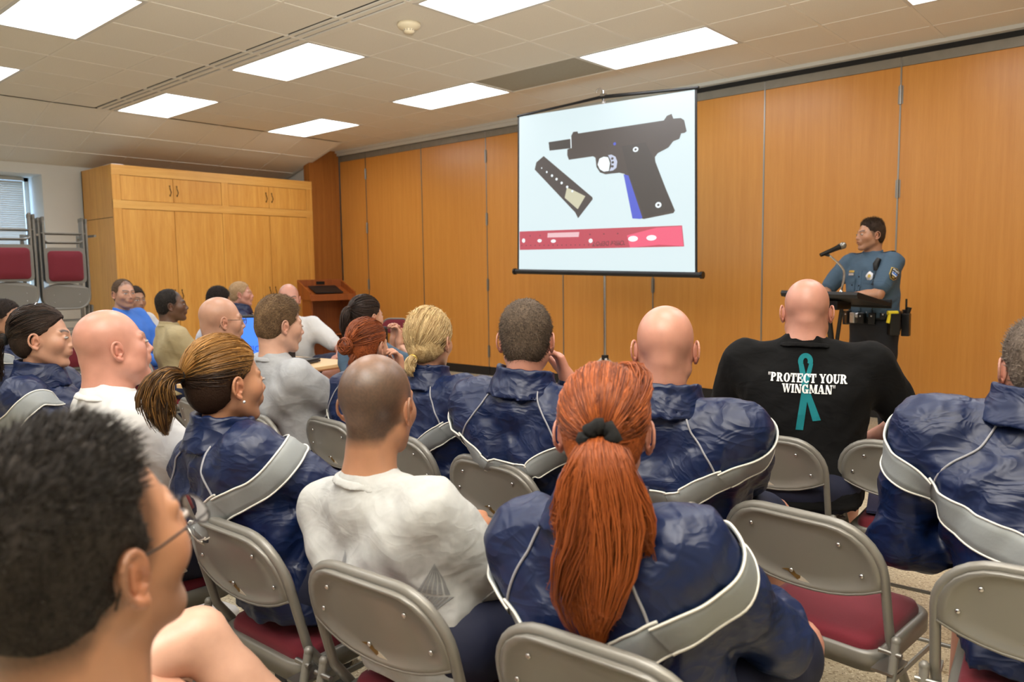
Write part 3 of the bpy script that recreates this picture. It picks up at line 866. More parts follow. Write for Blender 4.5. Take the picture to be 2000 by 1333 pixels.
for (key, x, y, rz, lb) in [
    ('c2', -0.73, 1.27, 4, 'taupe folding chair under the red-haired woman with the long ponytail'),
    ('c3', -1.25, 1.22, 4, 'taupe folding chair under the buzz-cut man in the light grey shirt'),
    ('c4', -1.76, 1.2, 2, 'taupe folding chair under the woman with the short streaked brown ponytail'),
    ('c5', -2.38, 1.03, -6, 'folding chair under the big bald man in a white shirt at the left'),
    ('c6', -3.24, 1.11, -30, 'folding chair under the dark-haired woman in a jacket with a white wing emblem'),
    ('c1', -0.69, 2.09, -6, 'empty taupe folding chair with a bright red seat right of the centre'),
    ('c14', -1.15, 2.1, 4, 'folding chair under the bald man in the navy jacket at the centre'),
    ('c13', -1.66, 2.06, -3, 'folding chair under the short-haired brunet man in the navy jacket'),
    ('c12', -2.19, 2.13, -5, 'folding chair under the blonde woman with a low ponytail'),
    ('c10', -2.64, 2.14, -5, 'folding chair under the auburn woman with a bun'),
    ('c9', -3.02, 2.03, -7, 'folding chair under the young man in the pale grey shirt before the table'),
    ('c8', -3.58, 2.02, -8, 'folding chair under the bald man with glasses in a navy jacket'),
    ('c16', -0.2, 2.08, 6, 'folding chair under the man at the right edge in a navy jacket'),
    ('c15', -1.15, 2.95, 4, 'folding chair under the bald man in the black printed shirt'),
    ('ce', -0.72, 3.03, 3, 'empty folding chair with a navy folder on its seat'),
    ('c11', -3.6, 2.93, -5, 'folding chair under the woman with the dark glossy ponytail in uniform'),
    ('c7', -5.56, 1.61, -40, 'folding chair under the young man at the far left edge'),
    ('cl', -4.05, 1.55, 62, 'folding chair with a burgundy back between the dark-haired woman and the bald man'),
    ('c19', -5.68, 2.7, -14, 'far folding chair under the man in the khaki shirt'),
    ('c17', -6.66, 2.77, -55, 'far folding chair under the man in the bright blue shirt'),
    ('c17b', -6.16, 2.42, -14, 'empty far folding chair left of the khaki shirt'),
    ('c18', -7.14, 3.04, -58, 'far folding chair under the man half hidden behind the blue shirt'),
    ('c20', -6.518, 3.27, -30, 'far folding chair under the dark-haired man leaning over in white'),
    ('c21', -6.902, 3.959, -28, 'far folding chair under the fair crew-cut man in navy'),
    ('c22', -5.38, 3.42, -120, 'far folding chair under the bald man in white facing the camera'),
    ('ct', -4.78, 3.88, -25, 'empty folding chair beyond the wooden table end, its back towards the camera'),
    ('cw', -7.70, 6.35, 205, 'folding chair with burgundy back standing by the partition, facing the room'),
    ('c1f', -0.82, 0.34, 8, 'folding chair under the man with glasses in the foreground'),
    ('c0n', -1.64, 0.35, -6, 'folding chair under the person with the bare crossed knee'),
]:
    CH[key] = chair(x, y, rz, lb)
# red empty seat left of the woman with the streaked ponytail
CH['cx'] = chair(-2.02, .58, -4, 'empty folding chair showing a corner of red seat beside the foreground face')

# folder on the empty chair
fo = empty('navy_folder', (-.73, 3.06, .463), R(14), 'navy folder with a white sheet lying on the empty chair', 'folder')
MB().box(-.15, .15, -.11, .11, 0, .004).build('cover', MT['folder_navy'], fo)
o = MB().box(-.15, .15, -.11, .11, .006, .009); 
for i in range(len(o.v)): o.v[i] = (o.v[i][0], o.v[i][1], o.v[i][2] + max(0, .12 * (o.v[i][1] + .11)))
o.build('cover', MT['folder_navy'], fo)
o = MB().box(-.02, .13, -.10, .12, .010, .012)
for i in range(len(o.v)): o.v[i] = (o.v[i][0], o.v[i][1], o.v[i][2] + max(0, .12 * (o.v[i][1] + .11)))
o.build('sheet', MT['paper'], fo)

# ---------------------------------------------------------------- stacked folded chairs on the cart
def folded_parts(root):
    """flat folded chair, hung upside down; local +Y is its front"""
    P3 = arch(CW, .0, .0, .115)
    U = [(x, 0, .97 - (z + .97)) for x, z in arch(CW, .97, .02, .13)]
    U = [(x, 0.0, -z) for x, z in arch(CW, .93, .0, .13)]
    MB().tube([(x, y, z) for x, y, z in U], .0125, 8).build('back_frame', MT['chair_metal'], root)
    po = panel_outline(CW - .006, .925, .66, .72, .125)
    MB().prism([(x, -z) for x, z in po], lambda a, c_, t: (a, t - .012 * (1 - (a / CW) ** 2), c_), -.004, .006).build('back_panel', MT['chair_metal'], root)
    def rrr(w, z0, z1, r):
        P = []
        for (cx_, cy_, a0) in ((w - r, z1 - r, 0), (-w + r, z1 - r, 90), (-w + r, z0 + r, 180), (w - r, z0 + r, 270)):
            for i in range(5):
                a = R(a0 + 90 * i / 4)
                P.append((cx_ + r * math.cos(a), cy_ + r * math.sin(a)))
        return P
    MB().prism(rrr(.195, -.66, -.28, .05), lambda a, c_, t: (a, t, c_), .006, .030).build('seat_pan', MT['chair_metal'], root)
    pd = MB(); ol = rrr(.165, -.635, -.315, .04); n = len(ol); v = []; fcs = []
    for (s_, t) in ((1, .03), (1, .04), (.94, .050), (.5, .054)):
        v += [(x * s_, t, (z + .475) * s_ - .475) for x, z in ol]
    for q in range(3):
        for i in range(n):
            j = (i + 1) % n
            fcs.append((q * n + i, q * n + j, (q + 1) * n + j, (q + 1) * n + i))
    fcs.append(tuple(range(3 * n, 4 * n)))
    pd.add(v, fcs, True).build('seat_pad', MT['burgundy'], root)
    for sx in (-1, 1):
        lg = MB().tube([(sx * .185, .018, -.42), (sx * .185, .018, .03)], .011, 8).build('rear_leg', MT['chair_metal'], root)
        MB().tube([(sx * .185, .018, .0), (sx * .185, .018, .04)], .014, 8).build('rubber_foot', MT['sole_grey'], lg)
        MB().tube([(sx * CW, 0, -.02), (sx * CW, 0, .03)], .015, 8).build('rubber_foot', MT['sole_grey'], root)
        for z_ in (-.78, -.86):
            MB().ball((sx * .12, .008, z_), .006, 6).build('rivet', MT['chrome'], root)
    MB().tube([(-.185, .018, -.20), (-.15, .018, -.225), (.15, .018, -.225), (.185, .018, -.20)], .009, 8).build('rear_crossbar', MT['chair_metal'], root)
    MB().tube([(-CW, 0, -.13), (CW, 0, -.13)], .008, 8).build('front_crossbar', MT['chair_metal'], root)
fproto = [None]
def folded(x, y, z, rz, label):
    if fproto[0] is None:
        r_ = empty('folded_chair', (x, y, z), R(rz)); folded_parts(r_); fproto[0] = r_
    else:
        r_ = copy_tree(fproto[0]); r_.location = (x, y, z); r_.rotation_euler = (0, 0, R(rz))
    return tag(r_, label, 'chair', 'folded chairs hung on the cart')
ORD = ['first', 'second', 'third', 'fourth', 'rearmost']
for q, (cy, nm) in enumerate(((3.03, 'right'), (2.53, 'left'))):
    for i in range(5):
        folded(-9.0 - .055 * i, cy + .012 * i, 1.95 + (.03 if q else 0), -90 - 6, ('front folded chair, upside down, in the upper %s stack by the window' % nm) if i == 0 else
               ('%s folded chair from the front in the upper %s stack, its leg ends showing' % (ORD[i], nm)))
    for i in range(4):
        folded(-9.05 - .055 * i, cy + .03 + .012 * i, 1.02, -90 - 6, ('front folded chair of the lower %s stack on the cart' % nm) if i == 0 else ('%s folded chair from the front in the lower %s stack on the cart' % (ORD[i], nm)))
ct = empty('chair_cart', (-9.15, 2.78, 0), 0, 'dark steel cart that the folded chairs hang on, by the left wall', 'cart')
for y_ in (-.56, .0, .56):
    MB().box(-.34, -.31, y_ - .015, y_ + .015, .1, 1.82).build('upright', MT['grey_metal'], ct)
    for z_ in (.86, 1.80):
        MB().box(-.31, .17, y_ - .012, y_ + .012, z_ - .012, z_ + .012).build('hanger_bar', MT['grey_metal'], ct)
MB().box(-.40, .30, -.60, .60, .09, .12).build('platform', MT['black'], ct)
for x_ in (-.33, .23):
    for y_ in (-.52, .52):
        MB().tube([(x_, y_ - .015, .045), (x_, y_ + .015, .045)], .045, 14).build('caster', MT['rubber'], ct)

# ================================================================ TABLE WITH EQUIPMENT
tb = empty('work_table', (-4.60, 3.02, 0), R(8), 'light wood table with brown edge carrying laptops and a monitor', 'table')
MB().box(-.60, .24, -.26, .30, .715, .74, .004).build('tabletop', MT['tabletop'], tb)
MB().box(-.605, .245, -.265, .305, .708, .718).build('edge_band', MT['table_edge'], tb)
for x_ in (-.52, .16):
    for y_ in (-.20, .24):
        MB().tube([(x_, y_, .71), (x_, y_, .0)], .020, 10).build('leg', MT['table_edge'], tb)
MB().box(-.52, .16, -.21, -.19, .64, .705).build('apron', MT['table_edge'], tb)
tl = empty('side_table', (-4.16, 2.35, 0), R(12), 'low table hidden between the seated men, carrying the blue monitor', 'table')
MB().box(-.36, .36, -.22, .22, .70, .725, .004).build('tabletop', MT['tabletop'], tl)
for x_ in (-.31, .31):
    for y_ in (-.17, .17):
        MB().tube([(x_, y_, .70), (x_, y_, .0)], .018, 8).build('leg', MT['table_edge'], tl)
mn = empty('computer_monitor', (-4.15, 2.36, .726), R(52), 'black monitor with a blue slide between two seated men', 'monitor')
MB().box(-.20, .20, -.02, .03, .07, .40, .008).build('casing', MT['black'], mn)
MB().box(-.182, .182, -.0215, -.0205, .10, .385).build('display', MT['monitor_blue'], mn)
text_to('slide_lettering', 'QUESTIONS', .05, lambda a, c_: Vector((a, -.0225, .20 + c_)), MT['monitor_text'], mn, .0008)
MB().box(-.03, .03, .0, .03, .02, .10).build('stem', MT['black'], mn)
MB().box(-.11, .11, -.08, .09, 0, .02, .006).build('stand', MT['black'], mn)
lp = empty('laptop', (-4.70, 2.98, .742), R(20), 'thin black closed laptop near the table edge', 'laptop')
MB().box(-.17, .17, -.12, .12, .002, .017, .004).build('base', MT['laptop'], lp)
MB().box(-.17, .17, -.12, .12, .019, .028, .004).build('lid', MT['black_gloss'], lp)
MB().box(.02, .10, -.1205, -.1195, .005, .014).build('port_cover', MT['white_metal'], lp)
kp = empty('desk_telephone', (-5.02, 3.08, .742), R(30), 'black desk telephone behind the laptop', 'telephone')
MB().prism([(-.10, 0), (-.10, .035), (.10, .075), (.10, 0)], lambda a, c_, t: (t, a, c_), -.09, .09).build('body', MT['black'], kp)
MB().tube([(-.06, -.10, .065), (-.06, -.06, .085), (-.06, .06, .105), (-.06, .10, .095)], [.024, .014, .014, .024], 10).build('handset', MT['black_gloss'], kp)
kb = MB()
for i in range(4):
    for j in range(3):
        kb.box(-.005 + j * .028, .015 + j * .028, -.07 + i * .03, -.05 + i * .03, .045 + i * .006, .056 + i * .006)
o = kb.build('keys', MT['white_metal'], kp)
bx = empty('equipment_case', (-6.02, 3.47, .742), R(10), 'dark grey equipment box with a black cable left of the table', 'box')
MB().box(-.19, .19, -.14, .14, .0, .10, .006).build('case_body', MT['laptop'], bx)
MB().box(-.19, .19, -.142, -.138, .07, .095).build('front_trim', MT['steel'], bx)
MB().tube([(.05, -.14, .05), (.06, -.22, .10), (.10, -.22, .16), (.15, -.10, .14), (.16, -.05, .10)], .005, 6).build('cable', MT['black'], bx)
tf = empty('side_table', (-5.98, 3.52, 0), R(10), 'far end table under the dark equipment box', 'table')
MB().box(-.30, .26, -.22, .22, .715, .740, .004).build('tabletop', MT['tabletop'], tf)
for x_ in (-.25, .21):
    for y_ in (-.17, .17):
        MB().tube([(x_, y_, .71), (x_, y_, .0)], .018, 8).build('leg', MT['table_edge'], tf)
bg_ = empty('black_bag', (-5.10, 3.95, 0), R(20), 'black equipment bag with a handle standing behind the table', 'bag')
MB().box(-.17, .17, -.09, .09, .45, .92, .02).build('bag_body', MT['black'], bg_)
MB().box(-.15, .15, -.10, .10, 0.0, .46, .01).build('stand_box', MT['laptop'], bg_)
MB().tube([(-.06, 0, .91), (-.055, 0, .97), (.055, 0, .97), (.06, 0, .91)], .010, 8).build('handle', MT['rubber'], bg_)
so = empty('black_speaker', (-5.78, 3.58, .742), R(25), 'small black loudspeaker beside the blue monitor', 'speaker')
MB().box(-.09, .09, -.06, .06, 0, .20, .008).build('cabinet', MT['black'], so)
MB().tube([(0, -.061, .12), (0, -.058, .12)], .045, 16).build('driver', MT['rubber'], so)
# ================================================================ PEOPLE : signed-distance modelling, surface nets
f32 = np.float32
class Field:
    def __init__(s, h):
        s.h = h; s.ops = []
        s.lo = np.array([1e9] * 3); s.hi = -s.lo
    def _bb(s, lo, hi):
        s.lo = np.minimum(s.lo, lo); s.hi = np.maximum(s.hi, hi)
    def cap(s, a, b, ra, rb=None, k=0.02, op='u', bb=True):
        rb = ra if rb is None else rb
        a = np.array(a, float); b = np.array(b, float)
        m = max(ra, rb)
        lo = np.minimum(a, b) - m; hi = np.maximum(a, b) + m
        ba = b - a; L2 = max(float(ba @ ba), 1e-9)
        def f(X, Y, Z):
            x = X - a[0]; y = Y - a[1]; z = Z - a[2]
            t = np.clip((x * ba[0] + y * ba[1] + z * ba[2]) / L2, 0, 1)
            return np.sqrt((x - t * ba[0]) ** 2 + (y - t * ba[1]) ** 2 + (z - t * ba[2]) ** 2) - (ra + (rb - ra) * t)
        s.ops.append((op, k, lo, hi, f))
        if op == 'u': s._bb(lo, hi)
        return s
    def chain(s, pts, rs, k=0.02, k0=None):
        for i in range(len(pts) - 1):
            s.cap(pts[i], pts[i + 1], rs[i], rs[i + 1], k if (i or k0 is None) else k0)
        return s
    def ell(s, c, r, k=0.02, op='u', rot=None):
        c = np.array(c, float); r = np.array(r, float)
        m = r.max() if rot is not None else r
        lo = c - m; hi = c + m
        Rm = None if rot is None else np.array(rot, float).T
        def f(X, Y, Z):
            x = X - c[0]; y = Y - c[1]; z = Z - c[2]
            if Rm is not None:
                x, y, z = (Rm[0, 0] * x + Rm[0, 1] * y + Rm[0, 2] * z, Rm[1, 0] * x + Rm[1, 1] * y + Rm[1, 2] * z, Rm[2, 0] * x + Rm[2, 1] * y + Rm[2, 2] * z)
            k0 = np.sqrt((x / r[0]) ** 2 + (y / r[1]) ** 2 + (z / r[2]) ** 2)
            k1 = np.sqrt((x / r[0] ** 2) ** 2 + (y / r[1] ** 2) ** 2 + (z / r[2] ** 2) ** 2) + 1e-6
            return k0 * (k0 - 1) / k1
        s.ops.append((op, k, lo, hi, f))
        if op == 'u': s._bb(lo, hi)
        return s
    def fn(s, lo, hi, f, k=0.02, op='u'):
        s.ops.append((op, k, np.array(lo, float), np.array(hi, float), f))
        if op == 'u': s._bb(np.array(lo), np.array(hi))
        return s
    def plane(s, p, n, k=0.002):
        """keep the side that n points away from"""
        p = np.array(p, float); n = np.array(n, float); n /= np.linalg.norm(n)
        s.ops.append(('p', k, None, None, lambda X, Y, Z: (X - p[0]) * n[0] + (Y - p[1]) * n[1] + (Z - p[2]) * n[2]))
        return s
    def mask(s, f):
        s.ops.append(('p', 0.0, None, None, f))
        return s
    def noise(s, f, band=0.03):
        s.ops.append(('n', band, None, None, f))
        return s
    def run(s):
        h = s.h
        lo = s.lo - 3 * h; hi = s.hi + 3 * h
        n = np.ceil((hi - lo) / h).astype(int) + 1
        ax = [(lo[i] + h * np.arange(n[i])).astype(f32) for i in range(3)]
        D = np.full(n, 0.25, f32)
        for (op, k, a, b, f) in s.ops:
            if op == 'n':
                idx = np.nonzero(np.abs(D) < k)
                if len(idx[0]):
                    D[idx] += f(ax[0][idx[0]], ax[1][idx[1]], ax[2][idx[2]]).astype(f32)
                continue
            if op == 'p':
                d = f(ax[0][:, None, None], ax[1][None, :, None], ax[2][None, None, :])
                D = np.maximum(D, d.astype(f32))
                continue
            mg = max(k, 0.0) + 3 * h
            i0 = np.maximum(np.floor((a - mg - lo) / h).astype(int), 0); i1 = np.minimum(np.ceil((b + mg - lo) / h).astype(int) + 1, n)
            if (i1 <= i0).any(): continue
            sl = tuple(slice(i0[i], i1[i]) for i in range(3))
            d = f(ax[0][sl[0]][:, None, None], ax[1][sl[1]][None, :, None], ax[2][sl[2]][None, None, :]).astype(f32)
            o = D[sl]
            if op == 'u':
                if k > 0:
                    hh = np.maximum(k - np.abs(o - d), 0) / k
                    D[sl] = np.minimum(o, d) - hh * hh * k * 0.25
                else:
                    D[sl] = np.minimum(o, d)
            elif op == 's':
                d = -d
                if k > 0:
                    hh = np.maximum(k - np.abs(o - d), 0) / k
                    D[sl] = np.maximum(o, d) + hh * hh * k * 0.25
                else:
                    D[sl] = np.maximum(o, d)
        for i in range(3):   # close the border
            D[(slice(None),) * i + (0,)] = 0.1; D[(slice(None),) * i + (-1,)] = 0.1
        return nets(D, lo, h)

def nets(D, lo, h):
    ins = D < 0
    c = np.zeros(np.array(D.shape) - 1, np.int8)
    for dx in (0, 1):
        for dy in (0, 1):
            for dz in (0, 1):
                c += ins[dx:D.shape[0] - 1 + dx, dy:D.shape[1] - 1 + dy, dz:D.shape[2] - 1 + dz]
    act = np.nonzero((c > 0) & (c < 8))
    I = np.stack(act, 1)
    if len(I) == 0: return np.zeros((0, 3)), np.zeros((0, 4), int)
    vid = np.full(c.shape, -1, np.int64); vid[act] = np.arange(len(I))
    acc = np.zeros((len(I), 3)); cnt = np.zeros(len(I))
    cs = [(x, y, z) for x in (0, 1) for y in (0, 1) for z in (0, 1)]
    for p in cs:
        for ax in range(3):
            if p[ax]: continue
            q = list(p); q[ax] = 1
            a = D[I[:, 0] + p[0], I[:, 1] + p[1], I[:, 2] + p[2]]; b = D[I[:, 0] + q[0], I[:, 1] + q[1], I[:, 2] + q[2]]
            m = (a < 0) != (b < 0)
            t = np.where(m, a / np.where(a - b == 0, 1, a - b), 0)
            pt = np.tile(np.array(p, float), (len(I), 1)); pt[:, ax] = t
            acc[m] += pt[m]; cnt[m] += 1
    V = lo + h * (I + acc / cnt[:, None])
    Q = []
    for ax in range(3):
        o1, o2 = [(1, 2), (2, 0), (0, 1)][ax]
        sl0 = [slice(None)] * 3; sl1 = [slice(None)] * 3
        sl0[ax] = slice(0, -1); sl1[ax] = slice(1, None)
        e = ins[tuple(sl0)] != ins[tuple(sl1)]
        e[(slice(None),) * o1 + (0,)] = False; e[(slice(None),) * o2 + (0,)] = False
        e[(slice(None),) * o1 + (-1,)] = False; e[(slice(None),) * o2 + (-1,)] = False
        P = np.stack(np.nonzero(e), 1)
        if not len(P): continue
        def cell(d1, d2):
            q = P.copy(); q[:, o1] -= d1; q[:, o2] -= d2
            return vid[q[:, 0], q[:, 1], q[:, 2]]
        quad = np.stack([cell(1, 1), cell(0, 1), cell(0, 0), cell(1, 0)], 1)
        fl_ = ~ins[P[:, 0], P[:, 1], P[:, 2]]
        quad[fl_] = quad[fl_][:, ::-1]
        Q.append(quad)
    F = np.concatenate(Q)
    F = F[(F >= 0).all(1)]
    return V, F

def smooth_v(V, F, it=1, lam=0.5):
    n = len(V)
    e = np.concatenate([F[:, [0, 1]], F[:, [1, 2]], F[:, [2, 3]], F[:, [3, 0]]])
    for _ in range(it):
        S = np.zeros((n, 3)); c = np.zeros(n)
        np.add.at(S, e[:, 0], V[e[:, 1]]); np.add.at(c, e[:, 0], 1)
        np.add.at(S, e[:, 1], V[e[:, 0]]); np.add.at(c, e[:, 1], 1)
        V = V + lam * (S / np.maximum(c, 1)[:, None] - V)
    return V

def fast_mesh(name, V, F, col=None):
    me = bpy.data.meshes.new(name)
    n = F.shape[1]
    me.vertices.add(len(V)); me.vertices.foreach_set('co', np.asarray(V, np.float32).ravel())
    me.loops.add(F.size); me.loops.foreach_set('vertex_index', F.astype(np.int32).ravel())
    me.polygons.add(len(F)); me.polygons.foreach_set('loop_start', np.arange(0, F.size, n, dtype=np.int32))
    me.polygons.foreach_set('loop_total', np.full(len(F), n, np.int32))
    me.polygons.foreach_set('use_smooth', np.ones(len(F), bool))
    me.update(calc_edges=True)
    if col is not None:
        a = me.attributes.new('Col', 'FLOAT_COLOR', 'POINT')
        c = np.ones((len(V), 4), np.float32); c[:, :3] = col
        a.data.foreach_set('color', c.ravel())
    return me

def vnoise(P, fr, seed=0.0):
    x, y, z = P[..., 0] * fr + seed, P[..., 1] * fr + seed * 1.7, P[..., 2] * fr - seed * .6
    return (np.sin(x + 1.9 * np.sin(.7 * z + .9 * y)) + np.sin(1.13 * y + 1.6 * np.sin(.8 * x - .5 * z) + 2) + np.sin(.93 * z + 1.7 * np.sin(.6 * y + 1.1 * x) + 4)) / 3

def folds(amp, fr, seed, zs=1.0):
    def f(X, Y, Z):
        P = np.stack([X, Y, Z * zs], -1).astype(np.float64)
        a = 1 - np.abs(vnoise(P, fr, seed)) * 1.5
        b = vnoise(P, fr * 2.1, seed + 3)
        return -amp * (np.clip(a, 0, 1) ** 2 * .9 + .35 * b - .3)
    return f

def strands(name, paths, rads, cols, m, parent):
    """tapered three-sided hairs; paths (N, M, 3)"""
    N, Mx, _ = paths.shape
    T = np.gradient(paths, axis=1); T /= np.linalg.norm(T, axis=2, keepdims=True) + 1e-9
    A = np.array([.31, .77, .55]); U = np.cross(T, A); U /= np.linalg.norm(U, axis=2, keepdims=True) + 1e-9
    W = np.cross(T, U)
    rings = []
    for k in range(3):
        an = 2 * math.pi * k / 3
        rings.append(paths + (U * math.cos(an) + W * math.sin(an)) * rads[:, :, None])
    V = np.stack(rings, 2).reshape(-1, 3)
    base = (np.arange(N)[:, None] * Mx + np.arange(Mx - 1)[None]).ravel() * 3
    F = np.concatenate([np.stack([base + k, base + (k + 1) % 3, base + 3 + (k + 1) % 3, base + 3 + k], 1) for k in range(3)])
    C = np.repeat(cols, Mx * 3, axis=0)
    return link(name, fast_mesh(name, V, F, C), m, parent)

def eul(z=0, x=0, y=0):
    return np.array((Matrix.Rotation(z, 3, 'Z') @ Matrix.Rotation(x, 3, 'X') @ Matrix.Rotation(y, 3, 'Y')))

def skin_material():
    m = mat('skin', (200, 150, 120), 0.42, noise=0.05, nscale=40, bump=0.08, bscale=300, attr='Col', bdist=0.001)
    b = m.node_tree.nodes['Principled BSDF']
    b.inputs['Subsurface Weight'].default_value = 0.05
    b.inputs['Subsurface Radius'].default_value = (0.02, 0.008, 0.004)
    b.inputs['Subsurface Scale'].default_value = 0.4
    b.inputs['Coat Weight'].default_value = 0.2
    b.inputs['Coat Roughness'].default_value = 0.3
    return m
MT['skin'] = skin_material()
MT['hair'] = mat('hair', (60, 40, 20), 0.42, attr='Col', spec=0.35)
MT['hair_base'] = mat('hair_base', (60, 40, 20), 0.75, attr='Col', spec=0.2, bump=.5, bscale=220, bdist=.003)
MT['eye'] = mat('eye', (240, 240, 240), 0.3, attr='Col')
M_('jacket', (7, 27, 66), 0.42, noise=0.06, nscale=8, spec=0.5)
def creases(m, scale, strength, dist, stretch=(1, 1, 1.7)):
    nt = m.node_tree; b = nt.nodes['Principled BSDF']
    tc = nt.nodes.new('ShaderNodeTexCoord'); mp = nt.nodes.new('ShaderNodeMapping'); mp.inputs['Scale'].default_value = stretch
    nt.links.new(tc.outputs['Object'], mp.inputs['Vector'])
    prev = None
    for sc, w in ((scale, 1.0), (scale * 2.3, .45)):
        n = nt.nodes.new('ShaderNodeTexNoise'); n.inputs['Scale'].default_value = sc; n.inputs['Detail'].default_value = 2.0; n.inputs['Distortion'].default_value = 1.2
        nt.links.new(mp.outputs['Vector'], n.inputs['Vector'])
        a = nt.nodes.new('ShaderNodeMath'); a.operation = 'SUBTRACT'; a.inputs[1].default_value = .5; nt.links.new(n.outputs['Fac'], a.inputs[0])
        c = nt.nodes.new('ShaderNodeMath'); c.operation = 'ABSOLUTE'; nt.links.new(a.outputs[0], c.inputs[0])
        d = nt.nodes.new('ShaderNodeMath'); d.operation = 'MULTIPLY'; d.inputs[1].default_value = -5 * w; nt.links.new(c.outputs[0], d.inputs[0])
        if prev is None: prev = d
        else:
            e = nt.nodes.new('ShaderNodeMath'); e.operation = 'ADD'; nt.links.new(prev.outputs[0], e.inputs[0]); nt.links.new(d.outputs[0], e.inputs[1]); prev = e
    bp = nt.nodes.new('ShaderNodeBump'); bp.inputs['Strength'].default_value = strength; bp.inputs['Distance'].default_value = dist
    nt.links.new(prev.outputs[0], bp.inputs['Height']); nt.links.new(bp.outputs['Normal'], b.inputs['Normal'])
creases(MT['jacket'], 4.2, .34, .014)
M_('jacket_dark', (18, 26, 58), 0.6)
M_('stripe', (140, 145, 146), 0.55, bump=0.3, bscale=30, bdist=0.005)
M_('piping', (226, 224, 216), 0.6)
M_('seam', (150, 150, 156), 0.6)
M_('shorts', (17, 23, 50), 0.75, bump=0.3, bscale=30)
M_('tee_grey', (180, 181, 179), 0.9, noise=0.06, nscale=60, bump=0.25, bscale=20, bdist=0.008)
M_('tee_grey2', (166, 168, 171), 0.9, noise=0.06, nscale=60, bump=0.25, bscale=20, bdist=0.008)
M_('tee_white', (212, 212, 211), 0.9, bump=0.25, bscale=20, bdist=0.008)
M_('tee_black', (10, 10, 11), 0.9, spec=0.25)
M_('tee_logo', (138, 140, 141), 0.7)
M_('teal', (0, 118, 126), 0.85)
M_('print_white', (238, 238, 236), 0.8)
M_('khaki', (176, 160, 122), 0.9, bump=0.2, bscale=20, bdist=0.006)
M_('blue_shirt', (66, 122, 214), 0.8, bump=0.2, bscale=24, bdist=0.006)
M_('police_shirt', (66, 90, 110), 0.75, bump=0.2, bscale=22, bdist=0.006)
M_('uniform_dark', (16, 18, 26), 0.8, bump=0.2, bscale=22)
M_('denim', (32, 46, 80), 0.85)
M_('belt', (12, 12, 13), 0.35)
M_('yellow', (232, 208, 40), 0.5)
M_('gold', (206, 176, 92), 0.35, metal=0.6)
M_('silver', (206, 206, 208), 0.3, metal=0.8)
M_('patch_dark', (24, 26, 34), 0.8)
M_('shoe', (214, 214, 214), 0.6)
M_('shoe_black', (16, 16, 17), 0.35)
M_('sole', (60, 60, 62), 0.7)
M_('scrunchie', (8, 8, 9), 0.95, bump=0.6, bscale=60)
M_('spectacle', (50, 46, 44), 0.3, metal=0.7)
for k_ in ('tee_grey', 'tee_grey2', 'tee_white', 'tee_black', 'khaki', 'blue_shirt', 'police_shirt'):
    creases(MT[k_], 4.0, .16, .012)
glass = bpy.data.materials.new('lens'); glass.use_nodes = True
gb_ = glass.node_tree.nodes['Principled BSDF']; gb_.inputs['Transmission Weight'].default_value = 1.0; gb_.inputs['Roughness'].default_value = 0.02; gb_.inputs['IOR'].default_value = 1.08
MT['lens'] = glass
M_('diamond', (235, 238, 240), 0.1, metal=0.7)

SKIN = {'fair': (0.55, 0.295, 0.195), 'pink': (0.57, 0.270, 0.195), 'tan': (0.46, 0.225, 0.125), 'olive': (0.40, 0.205, 0.118), 'dark': (0.13, 0.062, 0.034), 'pale': (0.60, 0.345, 0.245)}

def hand(F, Wr, d, n, side, curl=0.5, s=1.0, spread=1.0, k=0.006):
    """F field, Wr wrist, d finger direction, n back-of-hand normal, side = +1 thumb towards d x n"""
    d = np.array(d, float); d /= np.linalg.norm(d)
    n = np.array(n, float); n -= d * (n @ d); n /= np.linalg.norm(n)
    t = np.cross(d, n) * side
    Wr = np.array(Wr, float)
    F.cap(Wr - d * .03 * s, Wr + d * .02 * s, .024 * s, .026 * s, k * 3)
    names = [(-.030, .072, .0078), (-.010, .082, .0085), (.011, .088, .0088), (.031, .080, .0086)]
    for (o, L, r) in names:
        kn = Wr + d * (.088 - abs(o - .01) * .18) * s + t * o * s * .92
        F.cap(Wr + d * .012 * s + t * o * .55 * s, kn, .0155 * s, .0125 * s, k * 2.5)
    for (o, L, r) in names:
        kn = Wr + d * (.088 - abs(o - .01) * .18) * s + t * o * s * .92
        a = curl * .55; dd = d * math.cos(a) - n * math.sin(a) + t * o * .9 * spread; dd /= np.linalg.norm(dd)
        p1 = kn + dd * L * .46 * s
        a = curl * 1.35; dd = d * math.cos(a) - n * math.sin(a) + t * o * .5 * spread; dd /= np.linalg.norm(dd)
        p2 = p1 + dd * L * .32 * s
        a = curl * 1.9; dd = d * math.cos(a) - n * math.sin(a); dd /= np.linalg.norm(dd)
        p3 = p2 + dd * L * .22 * s
        F.cap(kn, p1, r * 1.05 * s, r * s, k); F.cap(p1, p2, r * s, r * .93 * s, k * .6); F.cap(p2, p3, r * .93 * s, r * .8 * s, k * .6)
    b0 = Wr + d * .022 * s + t * .024 * s
    q1 = b0 + (d * .7 + t * .62 - n * .25) * .048 * s; q2 = q1 + (d * .9 + t * .22 - n * .3) * .034 * s; q3 = q2 + (d * .95 - n * .35) * .022 * s
    F.cap(b0, q1, .016 * s, .0115 * s, k * 2); F.cap(q1, q2, .011 * s, .0098 * s, k); F.cap(q2, q3, .0098 * s, .008 * s, k * .6)

def ik(S, W, L1, L2, pole):
    S = np.array(S, float); W = np.array(W, float)
    v = W - S; d = np.linalg.norm(v)
    d2 = min(d, (L1 + L2) * .995); u = v / d; W = S + u * d2
    a = (L1 * L1 - L2 * L2 + d2 * d2) / (2 * d2)
    hgt = math.sqrt(max(L1 * L1 - a * a, 0))
    p = np.array(pole, float); p = p - u * (p @ u); p /= np.linalg.norm(p)
    return S + u * a + p * hgt, W

